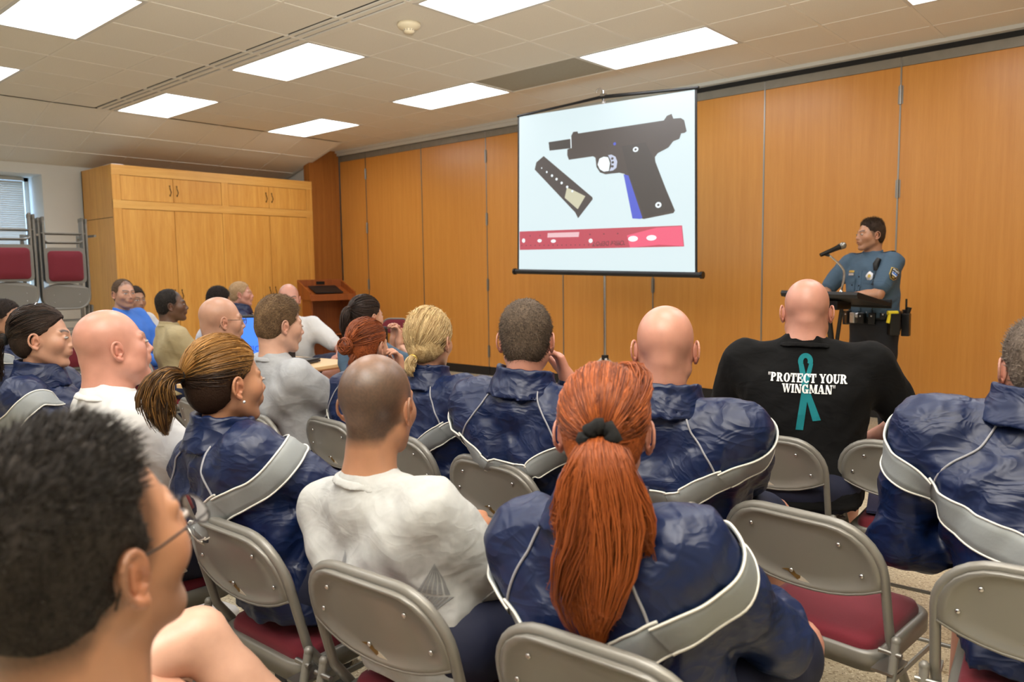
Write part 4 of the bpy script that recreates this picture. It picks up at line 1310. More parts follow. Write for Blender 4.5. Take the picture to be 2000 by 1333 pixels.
HAIRZ = [-.10, -.075, -.04, -.012, .015, .04, .065, .085, .105, .14]
HAIRY = {'short': [-.075, -.055, -.030, .020, .034, .042, .052, .066, .074, .05],
         'fade': [-.075, -.055, -.030, .010, .020, .014, .016, .026, .040, .03],
         'pulled': [-.075, -.055, -.030, -.022, .005, .030, .052, .066, .074, .05],
         'receding': [-.075, -.055, -.030, .016, .028, .034, .030, .034, .030, .0]}

class Person:
    def __init__(s, name, label, origin, yaw, head, hyaw=0, hpitch=0, hroll=0, sex='m', bulk=1.0, wide=1.0, skin='fair', h=.009, hh=.0035, scale=1.0,
                 top='jacket', bottom='shorts', gaze=0.0, hair=None, hcol=((60, 44, 30), (100, 78, 54)), wl=None, wr=None, pl=(-.7, -.5, -.5), pr=(.7, -.5, -.5), hands=True,
                 stand=False, knees=None, eyes=True, stubble=0.0, brow=(60, 42, 30), collar=True, extra=None, seedv=None, legs=True, shoes=True, handd=None, beard=0.0, hairlen=.012, neck=1.0, age=0, mouth_open=False, necklen=.152, short_len=.80, sh_drop=.062, group=None):
        s.__dict__.update(locals()); del s.__dict__['s']
        s.seed = seedv if seedv is not None else (len(label) * 1.37) % 9
        s.fs = scale * (0.945 if sex == 'f' else 1.0)
        s.root = None
        s.skel()
    def loc(s, p):
        """world point to local"""
        c, n = math.cos(R(s.yaw)), math.sin(R(s.yaw))
        x, y, z = p[0] - s.origin[0], p[1] - s.origin[1], p[2]
        return np.array([c * x + n * y, -n * x + c * y, z])
    def skel(s):
        f = s.fs
        top = s.loc(s.head)
        s.Rh = eul(R(s.hyaw - s.yaw), R(s.hpitch), R(s.hroll))
        s.Hc = top - s.Rh @ np.array([0, -.01, .122]) * f
        half = eul(R((s.hyaw - s.yaw) * .25), R(s.hpitch * .3), R(s.hroll * .5))
        s.C7 = s.Hc + half @ np.array([0, -.036, -s.necklen]) * f
        ww = (.178 if s.sex == 'm' else .158) * f * s.wide
        if s.stand:
            s.pel = np.array([0, -.02, .93 * f])
        else:
            s.pel = np.array([0, -.055, .555])
        shc = s.C7 + np.array([0, .012, -s.sh_drop * f])
        lean = s.C7[0] - s.pel[0]
        s.S = {}
        for sd in (-1, 1):
            s.S[sd] = shc + np.array([sd * ww, .008, -lean * sd * .25])
        s.E = {}; s.Wp = {}
        for sd, w, p in ((-1, s.wl, s.pl), (1, s.wr, s.pr)):
            if w is None:
                w = (sd * .12, .30, .64) if not s.stand else (sd * .25, .05, .80)
            s.E[sd], s.Wp[sd] = ik(s.S[sd], w, .295 * f, .255 * f, p)
        s.hip = {sd: np.array([sd * .09 * f, s.pel[1] + .01, s.pel[2] - .005]) for sd in (-1, 1)}
        if s.stand:
            s.knee = {sd: np.array([sd * .105, .02, .50 * f]) for sd in (-1, 1)}
            s.ank = {sd: np.array([sd * .13, -.03, .085]) for sd in (-1, 1)}
        else:
            s.knee = {sd: np.array([sd * .15, .375, .525]) for sd in (-1, 1)}
            s.ank = {sd: np.array([sd * .14, .40, .085]) for sd in (-1, 1)}
        if s.knees:
            for kk, v in s.knees.items():
                sd, q = kk
                (s.knee if q == 'k' else s.ank)[sd] = np.array(v, float)
        s.toe = {sd: s.ank[sd] + np.array([sd * .03, .155, -.05]) for sd in (-1, 1)}
    # ---- torso as a loft
    def torso(s, F, e=0.0, k=.03, z0=None, z1=None, boxy=0.0):
        f = s.fs; b = s.bulk
        zb = s.pel[2] - .07; zt = s.C7[2] - .005
        if s.sex == 'm':
            U = [0, .15, .32, .55, .75, .88, 1.0]
            A = np.array([.165, .16, .152, .166, .176, .150, .060]) * f; B = np.array([.125, .122, .112, .120, .118, .098, .055]) * f
        else:
            U = [0, .15, .32, .55, .75, .88, 1.0]
            A = np.array([.170, .158, .132, .145, .152, .128, .050]) * f; B = np.array([.125, .115, .098, .112, .106, .086, .048]) * f
        gb = np.array([b, b, b, b, (b + 1) / 2 + .0, 1, 1])
        A = A * gb * np.array([1, 1, 1, 1, s.wide, s.wide, 1]) + e + boxy * np.array([0, .01, .02, .012, 0, 0, 0]); B = B * gb ** 1.15 + e + boxy * np.array([0, .01, .015, .01, 0, 0, 0])
        C = s.C7; P = s.pel
        us = np.array(U)
        # spine : from the pelvis up to the neck with a gentle curve
        bend = -0.03 if not s.stand else 0.0
        cx = P[0] + (C[0] - P[0]) * us ** 1.2
        cy = P[1] + (C[1] + .012 - P[1]) * us - bend * np.sin(np.pi * us) * 1.0
        if s.bulk > 1.05: cy = cy + (s.bulk - 1) * .10 * np.sin(np.pi * np.clip(us * 1.3, 0, 1))
        lo = np.array([cx.min() - A.max(), cy.min() - B.max(), zb - .02]); hi = np.array([cx.max() + A.max(), cy.max() + B.max(), zt + .02])
        uf = np.linspace(0, 1, 41)
        def sm(y):   # smooth resample
            w = np.interp(uf, us, y)
            for _ in range(3): w[1:-1] = (w[:-2] + 2 * w[1:-1] + w[2:]) / 4
            return w
        tabs = [sm(q) for q in (A, B, cx, cy)]
        def fn(X, Y, Z):
            u = np.clip((Z - zb) / (zt - zb), 0, 1)
            a, bb, x0, y0 = [np.interp(u, uf, t) for t in tabs]
            q = np.abs((X - x0) / a) ** 2.4 + np.abs((Y - y0) / bb) ** 2.4
            d = (q ** (1 / 2.4) - 1) * np.minimum(a, bb) * .95
            dz = np.maximum(zb - Z, Z - zt)
            return np.maximum(d, dz)
        F.fn(lo, hi, fn, k)
    def shoulders(s, F, e=0.0, k=.035):
        f = s.fs; b = .5 + .5 * s.bulk
        for sd in (-1, 1):
            S = s.S[sd]
            F.cap(s.C7 + np.array([sd * .030, .004, -.030]) * f, S + np.array([-sd * .02, 0, .012]), (.044 if s.sex == 'm' else .036) * f * b + e, .050 * f * b + e, k)
            F.cap(S, S + (s.E[sd] - S) * .12, .056 * f * b + e, .054 * f * b + e, k)
            # shoulder blade / chest bulk
            F.cap(S + np.array([-sd * .05, -.035, -.06]), s.C7 + np.array([sd * .06, -.035, -.20]) * f, .055 * f + e, .055 * f + e, k)
    def arm(s, F, sd, e0=0.0, e1=0.0, t1=1.0, k=.02):
        """upper arm and forearm with extra radius; t1 in 0..2 is how far down the arm"""
        f = s.fs * (.92 if s.sex == 'f' else 1.0); b = .45 + .55 * s.bulk
        S, E, W = s.S[sd], s.E[sd], s.Wp[sd]
        r = [.052 * f * b, .046 * f * b, .039 * f * b, .042 * f * b, .025 * f]
        mid = S + (E - S) * .5; fm = E + (W - E) * .28
        pts = [S, mid, E, fm, W]; ts = [0, .5, 1, 1.28, 2]
        P = []; Rr = []
        for p, q, t in zip(pts, r, ts):
            P.append(p); Rr.append(q + e0 + (e1 - e0) * t / 2)
        if t1 < 2:
            for i in range(4):
                if ts[i + 1] >= t1:
                    w = (t1 - ts[i]) / (ts[i + 1] - ts[i])
                    P = P[:i + 1] + [P[i] + (P[i + 1] - P[i]) * w]; Rr = Rr[:i + 1] + [Rr[i] + (Rr[i + 1] - Rr[i]) * w]
                    break
        F.chain(P, Rr, k, .035)
        return P[-1], P[-1] - P[-2]
    def leg(s, F, sd, e0=0.0, e1=0.0, t1=2.0, k=.02):
        f = s.fs; b = .5 + .5 * s.bulk
        Hp, K, An = s.hip[sd], s.knee[sd], s.ank[sd]
        calf = K + (An - K) * .3 + np.array([0, -.02, 0])
        pts = [Hp, Hp + (K - Hp) * .5, K, calf, An]; ts = [0, .5, 1, 1.3, 2]
        r = [.092 * f * b, .076 * f * b, .056 * f, .055 * f, .036 * f]
        P = []; Rr = []
        for p, q, t in zip(pts, r, ts):
            P.append(p); Rr.append(q + e0 + (e1 - e0) * t / 2)
        if t1 < 2:
            for i in range(4):
                if ts[i + 1] >= t1:
                    w = (t1 - ts[i]) / (ts[i + 1] - ts[i])
                    P = P[:i + 1] + [P[i] + (P[i + 1] - P[i]) * w]; Rr = Rr[:i + 1] + [Rr[i] + (Rr[i + 1] - Rr[i]) * w]
                    break
        F.chain(P, Rr, k, .04)
        return P[-1], P[-1] - P[-2]
    def head_field(s):
        f = s.fs; m = s.sex == 'm'
        F = Field(s.hh / f)
        F.ell((0, -.020, .036), (.0765, .094, .087), .0)
        F.ell((0, .018, -.020), (.0635, .069, .086), .03)
        jw = .051 if m else .045
        for q in (-1, 1): F.cap((q * jw, -.006, -.054), (q * .020, .058, -.094), .019 if m else .016, .018 if m else .015, .03)
        F.ell((0, .0705, -.096), (.020 if m else .016, .0175, .0155), .018)
        if s.age or s.bulk > 1.15:
            for q in (-1, 1): F.ell((q * .045, .03, -.06), (.026, .034, .03), .03)
            F.ell((0, .035, -.105), (.04, .04, .022), .03)
        for q in (-1, 1):
            F.ell((q * .043, .050, -.018), (.022, .024, .024), .028)
            F.cap((q * .010, .0815, .026), (q * .044, .066, .027), .0095 if m else .0065, .0085 if m else .007, .014)
            F.ell((q * .0315, .099, .008), (.0165, .0165, .0105), .010, 's')
            F.ell((q * .0315, .0735, .0068), (.0145, .0125, .0110), .003)
        F.cap((0, .084, .016), (0, .0985, -.020), .0070, .0098 if m else .0088, .014)
        F.ell((0, .1005, -.0245), (.0105 if m else .0092, .0108, .0085), .008)
        for q in (-1, 1): F.ell((q * .0115, .0910, -.0275), (.0075, .0100, .0068), .006)
        F.ell((0, .081, -.052), (.028, .016, .020), .018)
        lo_ = -.0655 if s.mouth_open else -.0618
        F.ell((0, .0905, -.0500), (.019, .0085, .0052), .007)
        F.ell((0, .0890, lo_), (.016, .0088, .0060), .007)
        if s.mouth_open: F.ell((0, .101, -.0575), (.013, .012, .0042), .003, 's')
        else: F.cap((-.019, .1000, -.0558), (.019, .1000, -.0558), .0022, None, .004, 's')
        F.ell((0, .0965, -.0735), (.016, .008, .005), .010, 's')
        # root of the ears
        for q in (-1, 1): F.ell((q * .0715, -.008, -.010), (.008, .014, .022), .010)
        nb = (s.Rh.T @ (s.C7 - s.Hc)) / f
        nr = (.056 if m else .045) * s.neck
        n0 = np.array([0, -.024, -.045])
        F.cap(n0, nb, nr * .97, nr * 1.06, .02)
        F.cap(nb, nb + (s.Rh.T @ np.array([0, .015, -.05])) / f, nr * 1.06, nr * 1.2, .02)
        if m: F.cap((0, -.075, -.03), nb + np.array([0, -.004, -.01]), .03, .034, .03)
        return F
    def ears(s):
        """both ears, finer than the head, in head units"""
        hh = (.0024 if s.hh < .0038 else .0030 if s.hh < .0046 else .0036) / s.fs
        F = Field(hh)
        a = lambda t: (-.0135 + .0165 * math.cos(t), -.004 + .0265 * math.sin(t))
        q = 1
        # helix : rim from the front top round to the lobe
        pts = []
        for i in range(11):
            t = R(25 + 200 * i / 10)
            y, z = a(t); flare = .0905 - .010 * math.cos(t - R(180)) * 0 + .007 * (-(y + .0135) / .0165)
            pts.append((flare, y * 1.0 - .002, z + .004))
        F.chain(pts, [.0036] * 11, .003)
        F.chain([pts[0], (.082, .001, .002), (.080, .002, -.010)], [.0036, .003, .003], .003)
        F.chain([pts[-1], (.089, -.0165, -.030), (.0855, -.0075, -.0345), (.081, -.002, -.030)], [.0038, .0052, .0060, .0040], .004)
        # bowl
        F.ell((.0845, -.0125, -.002), (.0050, .0165, .0270), .006, 'u', eul(R(-24), R(-6), 0))
        F.ell((.0785, -.0085, -.006), (.0075, .013, .020), .006)
        F.ell((.0935, -.0085, -.007), (.0085, .0085, .0125), .004, 's', eul(R(-24), 0, 0))
        F.ell((.0885, -.0040, -.0095), (.006, .0045, .0055), .003, 's')
        F.cap((.0890, -.017, .010), (.0890, -.0185, -.013), .0034, .003, .005)
        F.ell((.0835, .0025, -.0095), (.0035, .0042, .0058), .003)
        V, Fc = F.run(); V = smooth_v(V, Fc, 1, .35)
        V = (V - np.array([.078, -.010, -.004])) * np.array([.82, .94, .94]) + np.array([.0755, -.010, -.004])
        V2 = V * np.array([-1, 1, 1]); F2 = Fc[:, ::-1] + len(V)
        return np.concatenate([V, V2]), np.concatenate([Fc, F2])
    def headcol(s, V):
        base = np.array(SKIN[s.skin])
        C = np.tile(base, (len(V), 1))
        x, y, z = V.T
        n = vnoise(V, 60, s.seed)[:, None]
        C *= 1 + .05 * n
        ax = np.abs(x)
        def blob(c, r): return np.exp(-(((ax - c[0]) / r[0]) ** 2 + ((y - c[1]) / r[1]) ** 2 + ((z - c[2]) / r[2]) ** 2))[:, None]
        red = base * np.array([1.03, .72, .66])
        def mixc(C, col, w): return C * (1 - w) + np.array(col) * w
        C = mixc(C, red, np.clip(.65 * blob((.086, -.012, -.006), (.010, .022, .034)), 0, 1))
        C = mixc(C, red, .35 * blob((.045, .055, -.02), (.025, .03, .02)))
        C = mixc(C, red, .3 * blob((0, .112, -.022), (.016, .014, .016)))
        lip = base * (np.array([.80, .48, .46]) if s.sex == 'f' else np.array([.84, .60, .56]))
        C = mixc(C, lip, np.clip(1.3 * blob((0, .098, -.0558), (.021, .010, .0085)), 0, 1))
        C = mixc(C, base * .25, np.clip(1.2 * blob((0, .098, -.0556), (.021, .014, .0016)), 0, .8))
        br = np.array(lin(s.brow))
        arch_ = .0285 + .006 * np.sin(np.clip((ax - .012) / .036, 0, 1) * np.pi * .8)
        w = np.exp(-((z - arch_) / .0044) ** 2) * (ax > .009) * (ax < .050) * (y > .052)
        C = mixc(C, br, (.95 * np.clip(w * 1.3, 0, 1))[:, None])
        if s.hh > .0045 or s.eyes == 'paint':
            w = np.clip(1.2 * blob((.031, .086, .008), (.013, .03, .0042)), 0, 1)
            C = mixc(C, (.75, .72, .68), np.where(w > .45, .8, 0)); wi = blob((.031, .086, .008), (.0052, .03, .0055)); C = mixc(C, (.03, .02, .012), np.where(wi > .40, .95, 0))
            wl_ = np.exp(-((z - .0135) / .0020) ** 2)[:, None] * blob((.031, .086, .0135), (.016, .03, .01)); C = mixc(C, (.03, .02, .015), np.clip(wl_ * 1.4, 0, .85))
        if s.beard:
            w = np.clip((-.018 - z) / .02, 0, 1) * np.clip((y + .012) / .02, 0, 1) * np.clip(1 - 1.5 * blob((0, .098, -.0558), (.026, .02, .011))[:, 0], 0, 1) * (z > -.13)
            C = mixc(C, br * 1.2 + base * .15, (s.beard * np.clip(w, 0, 1))[:, None])
        if s.stubble:
            hy = np.interp(z, HAIRZ, HAIRY['receding' if s.hair in ('bald', 'buzz') else 'short'])
            d = (hy - y) / .018
            w = np.clip(d + .3 * vnoise(V, 150, 2), 0, 1) * np.clip((z + .085) / .03, 0, 1) * np.clip((np.hypot(x / .079, y / .1) > 0), 0, 1)
            w = w * np.clip(1 - 1.4 * blob((.084, -.014, -.006), (.014, .022, .036))[:, 0], 0, 1)
            if s.hair == 'buzz':
                w = w * np.clip(1 - .62 * np.exp(-((x / .055) ** 2 + ((y - .035) / .055) ** 2 + ((z - .115) / .05) ** 2)) - .30 * np.exp(-((x / .045) ** 2 + ((y + .06) / .035) ** 2 + ((z - .105) / .03) ** 2)), 0, 1)
            w = w * (.90 + .10 * np.random.RandomState(3).rand(len(V)))
            C = mixc(C, np.array(lin(s.hcol[0])), (np.clip(s.stubble * w, 0, 1))[:, None])
        return np.clip(C, 0, 1)
    def to_local(s, V): return (V * s.fs) @ s.Rh.T + s.Hc
    # ---- build everything
    def build(s):
        V, F = s.head_field().run()
        V = smooth_v(V, F, 1, .35)
        Ve, Fe = s.ears()
        F = np.concatenate([F, Fe + len(V)]); V = np.concatenate([V, Ve])
        C = s.headcol(V)
        Vl = s.to_local(V)
        Vs = [Vl]; Fs = [F]; Cs = [C]; off = len(Vl)
        B = Field(s.h * 1.9)
        s.torso(B, -.035 if s.stand else -.012); s.shoulders(B, -.006)
        for sd in (-1, 1):
            s.arm(B, sd, -.001, 0, 2.0)
            s.leg(B, sd, -.004, 0, 2.0)
            B.cap(s.ank[sd], s.ank[sd] + np.array([0, .02, -.04]), .034, .036, .02)
            B.cap(s.ank[sd] + np.array([0, -.03, -.05]), s.toe[sd], .032, .026, .02)
        Vb, Fb = B.run(); Vb = smooth_v(Vb, Fb, 1, .5)
        base = np.array(SKIN[s.skin])
        Cb = np.tile(base, (len(Vb), 1)) * (1 + .05 * vnoise(Vb, 40, s.seed)[:, None])
        Vs.append(Vb); Fs.append(Fb + off); Cs.append(Cb); off += len(Vb)
        if s.hands:
            for sd in (-1, 1):
                Hf = Field(.0042 if (s.handd and sd in s.handd) else .0078)
                if s.handd and sd in s.handd:
                    d, n, cu, th = s.handd[sd]
                else:
                    d = (s.Wp[sd] - s.E[sd]); d = d / np.linalg.norm(d); d = d + np.array([-sd * .25, .3, -.15]); n = np.array([sd * .25, -.1, 1.0]); cu = .55; th = sd
                hand(Hf, s.Wp[sd], d, n, -th if False else th, cu, s.fs * (.92 if s.sex == 'f' else 1.03))
                Vh, Fh = Hf.run()
                Vs.append(Vh); Fs.append(Fh + off); Cs.append(np.tile(base * np.array([1.0, .93, .9]), (len(Vh), 1))); off += len(Vh)
        me = fast_mesh('person', np.concatenate(Vs), np.concatenate(Fs), np.concatenate(Cs))
        s.root = link('person', me, MT['skin'], None, (s.origin[0], s.origin[1], 0), R(s.yaw))
        tag(s.root, s.label, 'person', s.group)
        if s.eyes is True:
            for q in (-1, 1):
                b = MB().ball((0, 0, 0), .0125 * s.fs, 32)
                v = np.array(b.v)
                zz = v[:, 2] * .50
                v2 = s.to_local(np.stack([v[:, 0] * .98, v[:, 1], zz], 1) / s.fs + np.array([q * .0315, .0800, .0066]))
                rr_ = np.hypot(v[:, 0] - s.gaze * s.fs, zz - .0006)
                fr_ = (v[:, 1] > 0)
                c = np.where((fr_ & (rr_ < .0022 * s.fs))[:, None], np.array([[.008, .006, .005]]), np.where((fr_ & (rr_ < .0060 * s.fs))[:, None], np.array([[.05, .03, .016]]), np.array([[.42, .37, .34]])))
                c = np.where((zz > .0036)[:, None], np.array([[.03, .02, .015]]), c)
                bm_ = bpy.data.meshes.new('eye'); bm_.from_pydata([tuple(p) for p in v2], [], b.f)
                bm_.polygons.foreach_set('use_smooth', [True] * len(b.f))
                a = bm_.attributes.new('Col', 'FLOAT_COLOR', 'POINT'); cc = np.ones((len(v2), 4), np.float32); cc[:, :3] = c
                a.data.foreach_set('color', cc.ravel())
                link('eye', bm_, MT['eye'], s.root)
        s.clothes(); s.do_hair()
        if s.extra: s.extra(s)
        return s
    def garment(s, name, F, m, smooth=1):
        V, Fc = F.run(); V = smooth_v(V, Fc, smooth, .5)
        o = link(name, fast_mesh(name, V, Fc), m, s.root)
        s.bvh = BVHTree.FromPolygons([tuple(v) for v in V], [tuple(q) for q in Fc])
        return o
    def clothes(s):
        h = s.h; f = s.fs; t = s.top
        s.tops = None
        if t in ('jacket', 'jacket_white'):
            F = Field(h); e = .020
            s.torso(F, e, .04, boxy=1.0); s.shoulders(F, .018, .05)
            F.cap(s.C7 + np.array([0, .0, -.05]), s.C7 + np.array([0, .0, .0]), .085 * f, .072 * f * (1 if s.sex == 'm' else .86), .03)
            for sd in (-1, 1):
                s.arm(F, sd, .022, .016, 1.93, .03)
                F.cap(s.S[sd] + np.array([-sd * .06, 0, -.10]), s.E[sd] * .45 + s.S[sd] * .55, .05, .055, .05)
            F.noise(folds(.0105, 15, s.seed), .03).noise(folds(.0065, 31, s.seed + 5, .7), .03)
            s.tops = s.garment('jacket', F, MT['jacket'])
            bv = s.bvh
            # stand-up collar
            Cf = Field(.0066)
            n0 = (s.C7 + s.Hc * 0)
            axd = (s.to_local(np.array([0, -.03, -.05])) - s.C7); axd /= np.linalg.norm(axd)
            nr = (.056 if s.sex == 'm' else .046) * f * s.neck
            cr = nr + .016
            cc = s.C7 + axd * .020 + np.array([0, .006, 0])
            yb = np.array([0, 1, 0]) - axd * axd[1]; yb /= np.linalg.norm(yb); xb = np.cross(yb, axd)
            def colf(X, Y, Z):
                x, y, z = X - cc[0], Y - cc[1], Z - cc[2]
                hgt = x * axd[0] + y * axd[1] + z * axd[2]
                a = x * xb[0] + y * xb[1] + z * xb[2]; b_ = x * yb[0] + y * yb[1] + z * yb[2]
                rr_ = np.sqrt((a / 1.12) ** 2 + (b_ / 1.05) ** 2)
                flare = cr + .004 + np.maximum(0, .03 - hgt) * .35 + np.maximum(b_, 0) * .12
                d = np.abs(rr_ - flare) - .0072
                top_ = .052 - .16 * np.maximum(b_, 0) - .0
                return np.maximum(np.maximum(d, hgt - top_), -.045 - hgt)
            Cf.fn(cc - .15, cc + .15, colf, .0)
            Cf.noise(folds(.004, 40, s.seed + 2), .02)
            if s.collar:
                V, Fc = Cf.run(); V = smooth_v(V, Fc, 1, .5)
                link('collar', fast_mesh('collar', V, Fc), MT['jacket'], s.tops)
            s.jacket_trim(bv)
        elif t in ('tee_grey', 'tee_grey2', 'tee_white', 'tee_black', 'khaki', 'police_shirt', 'blue_shirt'):
            F = Field(h)
            longs = t == 'blue_shirt'
            s.torso(F, .011, .035, boxy=.5); s.shoulders(F, .009, .04)
            nb = s.to_local(np.array([0, -.024, -.045])); ax_ = (s.C7 - nb); ax_ /= np.linalg.norm(ax_); nr = (.056 if s.sex == 'm' else .046) * f * s.neck
            F.cap(s.C7 + np.array([0, .0, -.05]), s.C7 + ax_ * .004, nr * 1.2 + .012, nr * 1.08 + .008, .03)
            ends = []
            for sd in (-1, 1):
                p, d = s.arm(F, sd, .014, .030 if not longs else .018, .74 if not longs else 1.9, .025)
                ends.append((p, d, sd))
                F.cap(s.S[sd] + np.array([-sd * .05, 0, -.09]), s.E[sd] * .3 + s.S[sd] * .7, .045, .052, .05)
            F.noise(folds(.0060, 17, s.seed), .03).noise(folds(.0025, 40, s.seed + 5), .03)
            if s.stand: F.plane((0, 0, s.pel[2] + .055), (0, 0, -1))
            nb = s.to_local(np.array([0, -.024, -.045])); ax_ = (s.C7 - nb); ax_ /= np.linalg.norm(ax_)
            nr = (.056 if s.sex == 'm' else .046) * f * s.neck
            s.tops = s.garment({'khaki': 'polo_shirt', 'police_shirt': 'uniform_shirt', 'blue_shirt': 'dress_shirt'}.get(t, 't_shirt'), F, MT[t])
            # neckband / collar
            cc = s.C7 - ax_ * .007 + np.array([0, .004, 0])
            yb = np.array([0, 1, 0]) - ax_ * ax_[1]; yb /= np.linalg.norm(yb); xb = np.cross(yb, ax_)
            tall = .030 if t in ('khaki', 'police_shirt', 'blue_shirt') else .004
            Cf = Field(.0048)
            def colf(X, Y, Z):
                x, y, z = X - cc[0], Y - cc[1], Z - cc[2]
                hgt = -(x * ax_[0] + y * ax_[1] + z * ax_[2])
                a = x * xb[0] + y * xb[1] + z * xb[2]; b_ = x * yb[0] + y * yb[1] + z * yb[2]
                rr_ = np.sqrt((a / 1.10) ** 2 + (b_ / 1.04) ** 2)
                d = np.abs(rr_ - (nr * 1.08 + .004 + np.maximum(0, .01 - hgt) * .5)) - .0052
                top_ = tall - (.30 if tall > .01 else .12) * np.maximum(b_, 0)
                return np.maximum(np.maximum(d, hgt - top_), top_ - (.040 if tall > .01 else .018) - hgt)
            Cf.fn(cc - .12, cc + .12, colf, .0)
            V, Fc = Cf.run()
            if len(V): link('collar' if tall > .01 else 'neckband', fast_mesh('neckband', smooth_v(V, Fc, 1, .5), Fc), MT[t], s.tops)
            if not longs:
                for (p, d, sd) in ends:   # sleeve hems
                    d = d / np.linalg.norm(d); a = np.cross(d, [0.3, 1, .2]); a /= np.linalg.norm(a); b_ = np.cross(d, a)
                    pts = []
                    for i in range(20):
                        an = 2 * math.pi * i / 20
                        q = p - d * .004 + (a * math.cos(an) + b_ * math.sin(an)) * .12
                        hit = s.bvh.ray_cast(Vector(q), Vector(p - d * .004 - q).normalized())
                        if hit[0] is not None: pts.append(hit[0])
                    if len(pts) > 12: MB().tube(pts, .0028, 6, closed=True).build('sleeve_hem', MT[t], s.tops)
        # lower body
        if s.legs:
            F = Field(h * 1.6)
            b = s.bottom
            P = s.pel
            if s.stand:
                F.ell(P + np.array([0, .0, .0]), (.168 * f * s.bulk ** .5, .125 * f * s.bulk, .13), .03); F.cap(P + np.array([-.06, 0, .03]), P + np.array([.06, 0, .03]), .112, None, .03); F.cap(P + np.array([-.065, 0, .06]), P + np.array([.065, 0, .06]), .110, None, .02); F.plane((0, 0, P[2] + .095), (0, 0, 1))
            else:
                F.ell(P + np.array([0, .0, -.012]), (.178 * f * s.bulk ** .5, .135 * f * s.bulk, .105), .03)
            for sd in (-1, 1):
                if b == 'shorts': p, d = s.leg(F, sd, .014, .040, s.short_len, .03)
                else: s.leg(F, sd, .013, .022, 1.95, .03)
            F.noise(folds(.005, 18, s.seed + 1), .03)
            o = s.garment('shorts' if b == 'shorts' else 'trousers', F, MT['shorts' if b == 'shorts' else b])
            if s.shoes:
                for sd in (-1, 1):
                    Sf = Field(.012)
                    A = s.ank[sd]; T = s.toe[sd]
                    Sf.cap(A + np.array([0, -.035, -.045]), T + np.array([0, -.03, .012]), .043, .040, .02).cap(T + np.array([0, -.04, .01]), T + np.array([0, .012, .004]), .040, .034, .02).cap(A + np.array([0, -.02, .0]), A + np.array([0, -.01, -.05]), .042, .045, .03)
                    Sf.plane((0, 0, A[2] - .068), (0, 0, -1)); 
                    V, Fc = Sf.run(); shoe = link('shoe', fast_mesh('shoe', smooth_v(V, Fc, 1, .5), Fc), MT['shoe' if b == 'shorts' else 'shoe_black'], s.root)
                    dd = T - A; 
                    MB().prism([(-.036, -.085), (.036, -.085), (.045, .04), (.038, .135), (0, .165), (-.038, .135), (-.045, .04)], lambda a, c_, t_: tuple(A + np.array([a + c_ * dd[0] / .16, c_, -.085 + t_])), 0, .020).build('sole', MT['sole'], shoe)
    def strip(s, bvh, ctrl, width, name, m, parent, lift=.0055, pipe=None, n=40, taper=None):
        """band of cloth laid on the garment along control points"""
        ctrl = np.array(ctrl, float)
        d = np.concatenate([[0], np.cumsum(np.linalg.norm(np.diff(ctrl, axis=0), axis=1))])
        ts = np.linspace(0, d[-1], n)
        P = np.stack([np.interp(ts, d, ctrl[:, i]) for i in range(3)], 1)
        for _ in range(2): P[1:-1] = (P[:-2] + 2 * P[1:-1] + P[2:]) / 4
        Q = []; N = []
        for p in P:
            r_ = bvh.find_nearest(Vector(p)); Q.append(np.array(r_[0])); N.append(np.array(r_[1]))
        Q = np.array(Q); N = np.array(N)
        for _ in range(3): N[1:-1] = (N[:-2] + 2 * N[1:-1] + N[2:]) / 4
        T = np.gradient(Q, axis=0); T /= np.linalg.norm(T, axis=1, keepdims=True) + 1e-9
        B = np.cross(N, T); B /= np.linalg.norm(B, axis=1, keepdims=True) + 1e-9
        rows = []
        K = 5 if width > .01 else 2
        for i in range(len(Q)):
            row = []
            for k in range(K):
                q = Q[i] + B[i] * width * (k / (K - 1) - .5)
                r_ = bvh.find_nearest(Vector(q)); row.append(np.array(r_[0]) + np.array(r_[1]) * lift)
            rows.append(row)
        G = np.array(rows)
        for _ in range(3): G[1:-1] = (G[:-2] + 2 * G[1:-1] + G[2:]) / 4
        for i in range(len(G)):
            for k in range(K):
                r_ = bvh.find_nearest(Vector(G[i, k])); q = np.array(r_[0]); n_ = np.array(r_[1])
                dd = (G[i, k] - q) @ n_
                if dd < lift: G[i, k] += n_ * (lift - dd) * .85
        for _ in range(2): G[1:-1] = (G[:-2] + 2 * G[1:-1] + G[2:]) / 4
        if width > .01:
            v = [tuple(p) for row in G for p in row]; fcs = []
            for i in range(len(Q) - 1):
                for k in range(K - 1):
                    fcs.append((i * K + k, i * K + k + 1, (i + 1) * K + k + 1, (i + 1) * K + k))
            # give it thickness
            nv = len(v)
            v += [tuple(np.array(p) - N[i // K] * .004) for i, p in enumerate(v)]
            fcs += [tuple(q + nv for q in fc[::-1]) for fc in fcs]
            for i in range(len(Q) - 1):
                for k in (0, K - 1):
                    fcs.append((i * K + k, (i + 1) * K + k, nv + (i + 1) * K + k, nv + i * K + k))
            b = MB().add(v, fcs, True); o = b.build(name, m, parent)
            if pipe:
                for k in (0, K - 1): MB().tube(G[:, k], .0027, 5).build('piping', MT['piping'], parent)
            return o
        return MB().tube(G[:, 0], width, 6).build(name, m, parent)
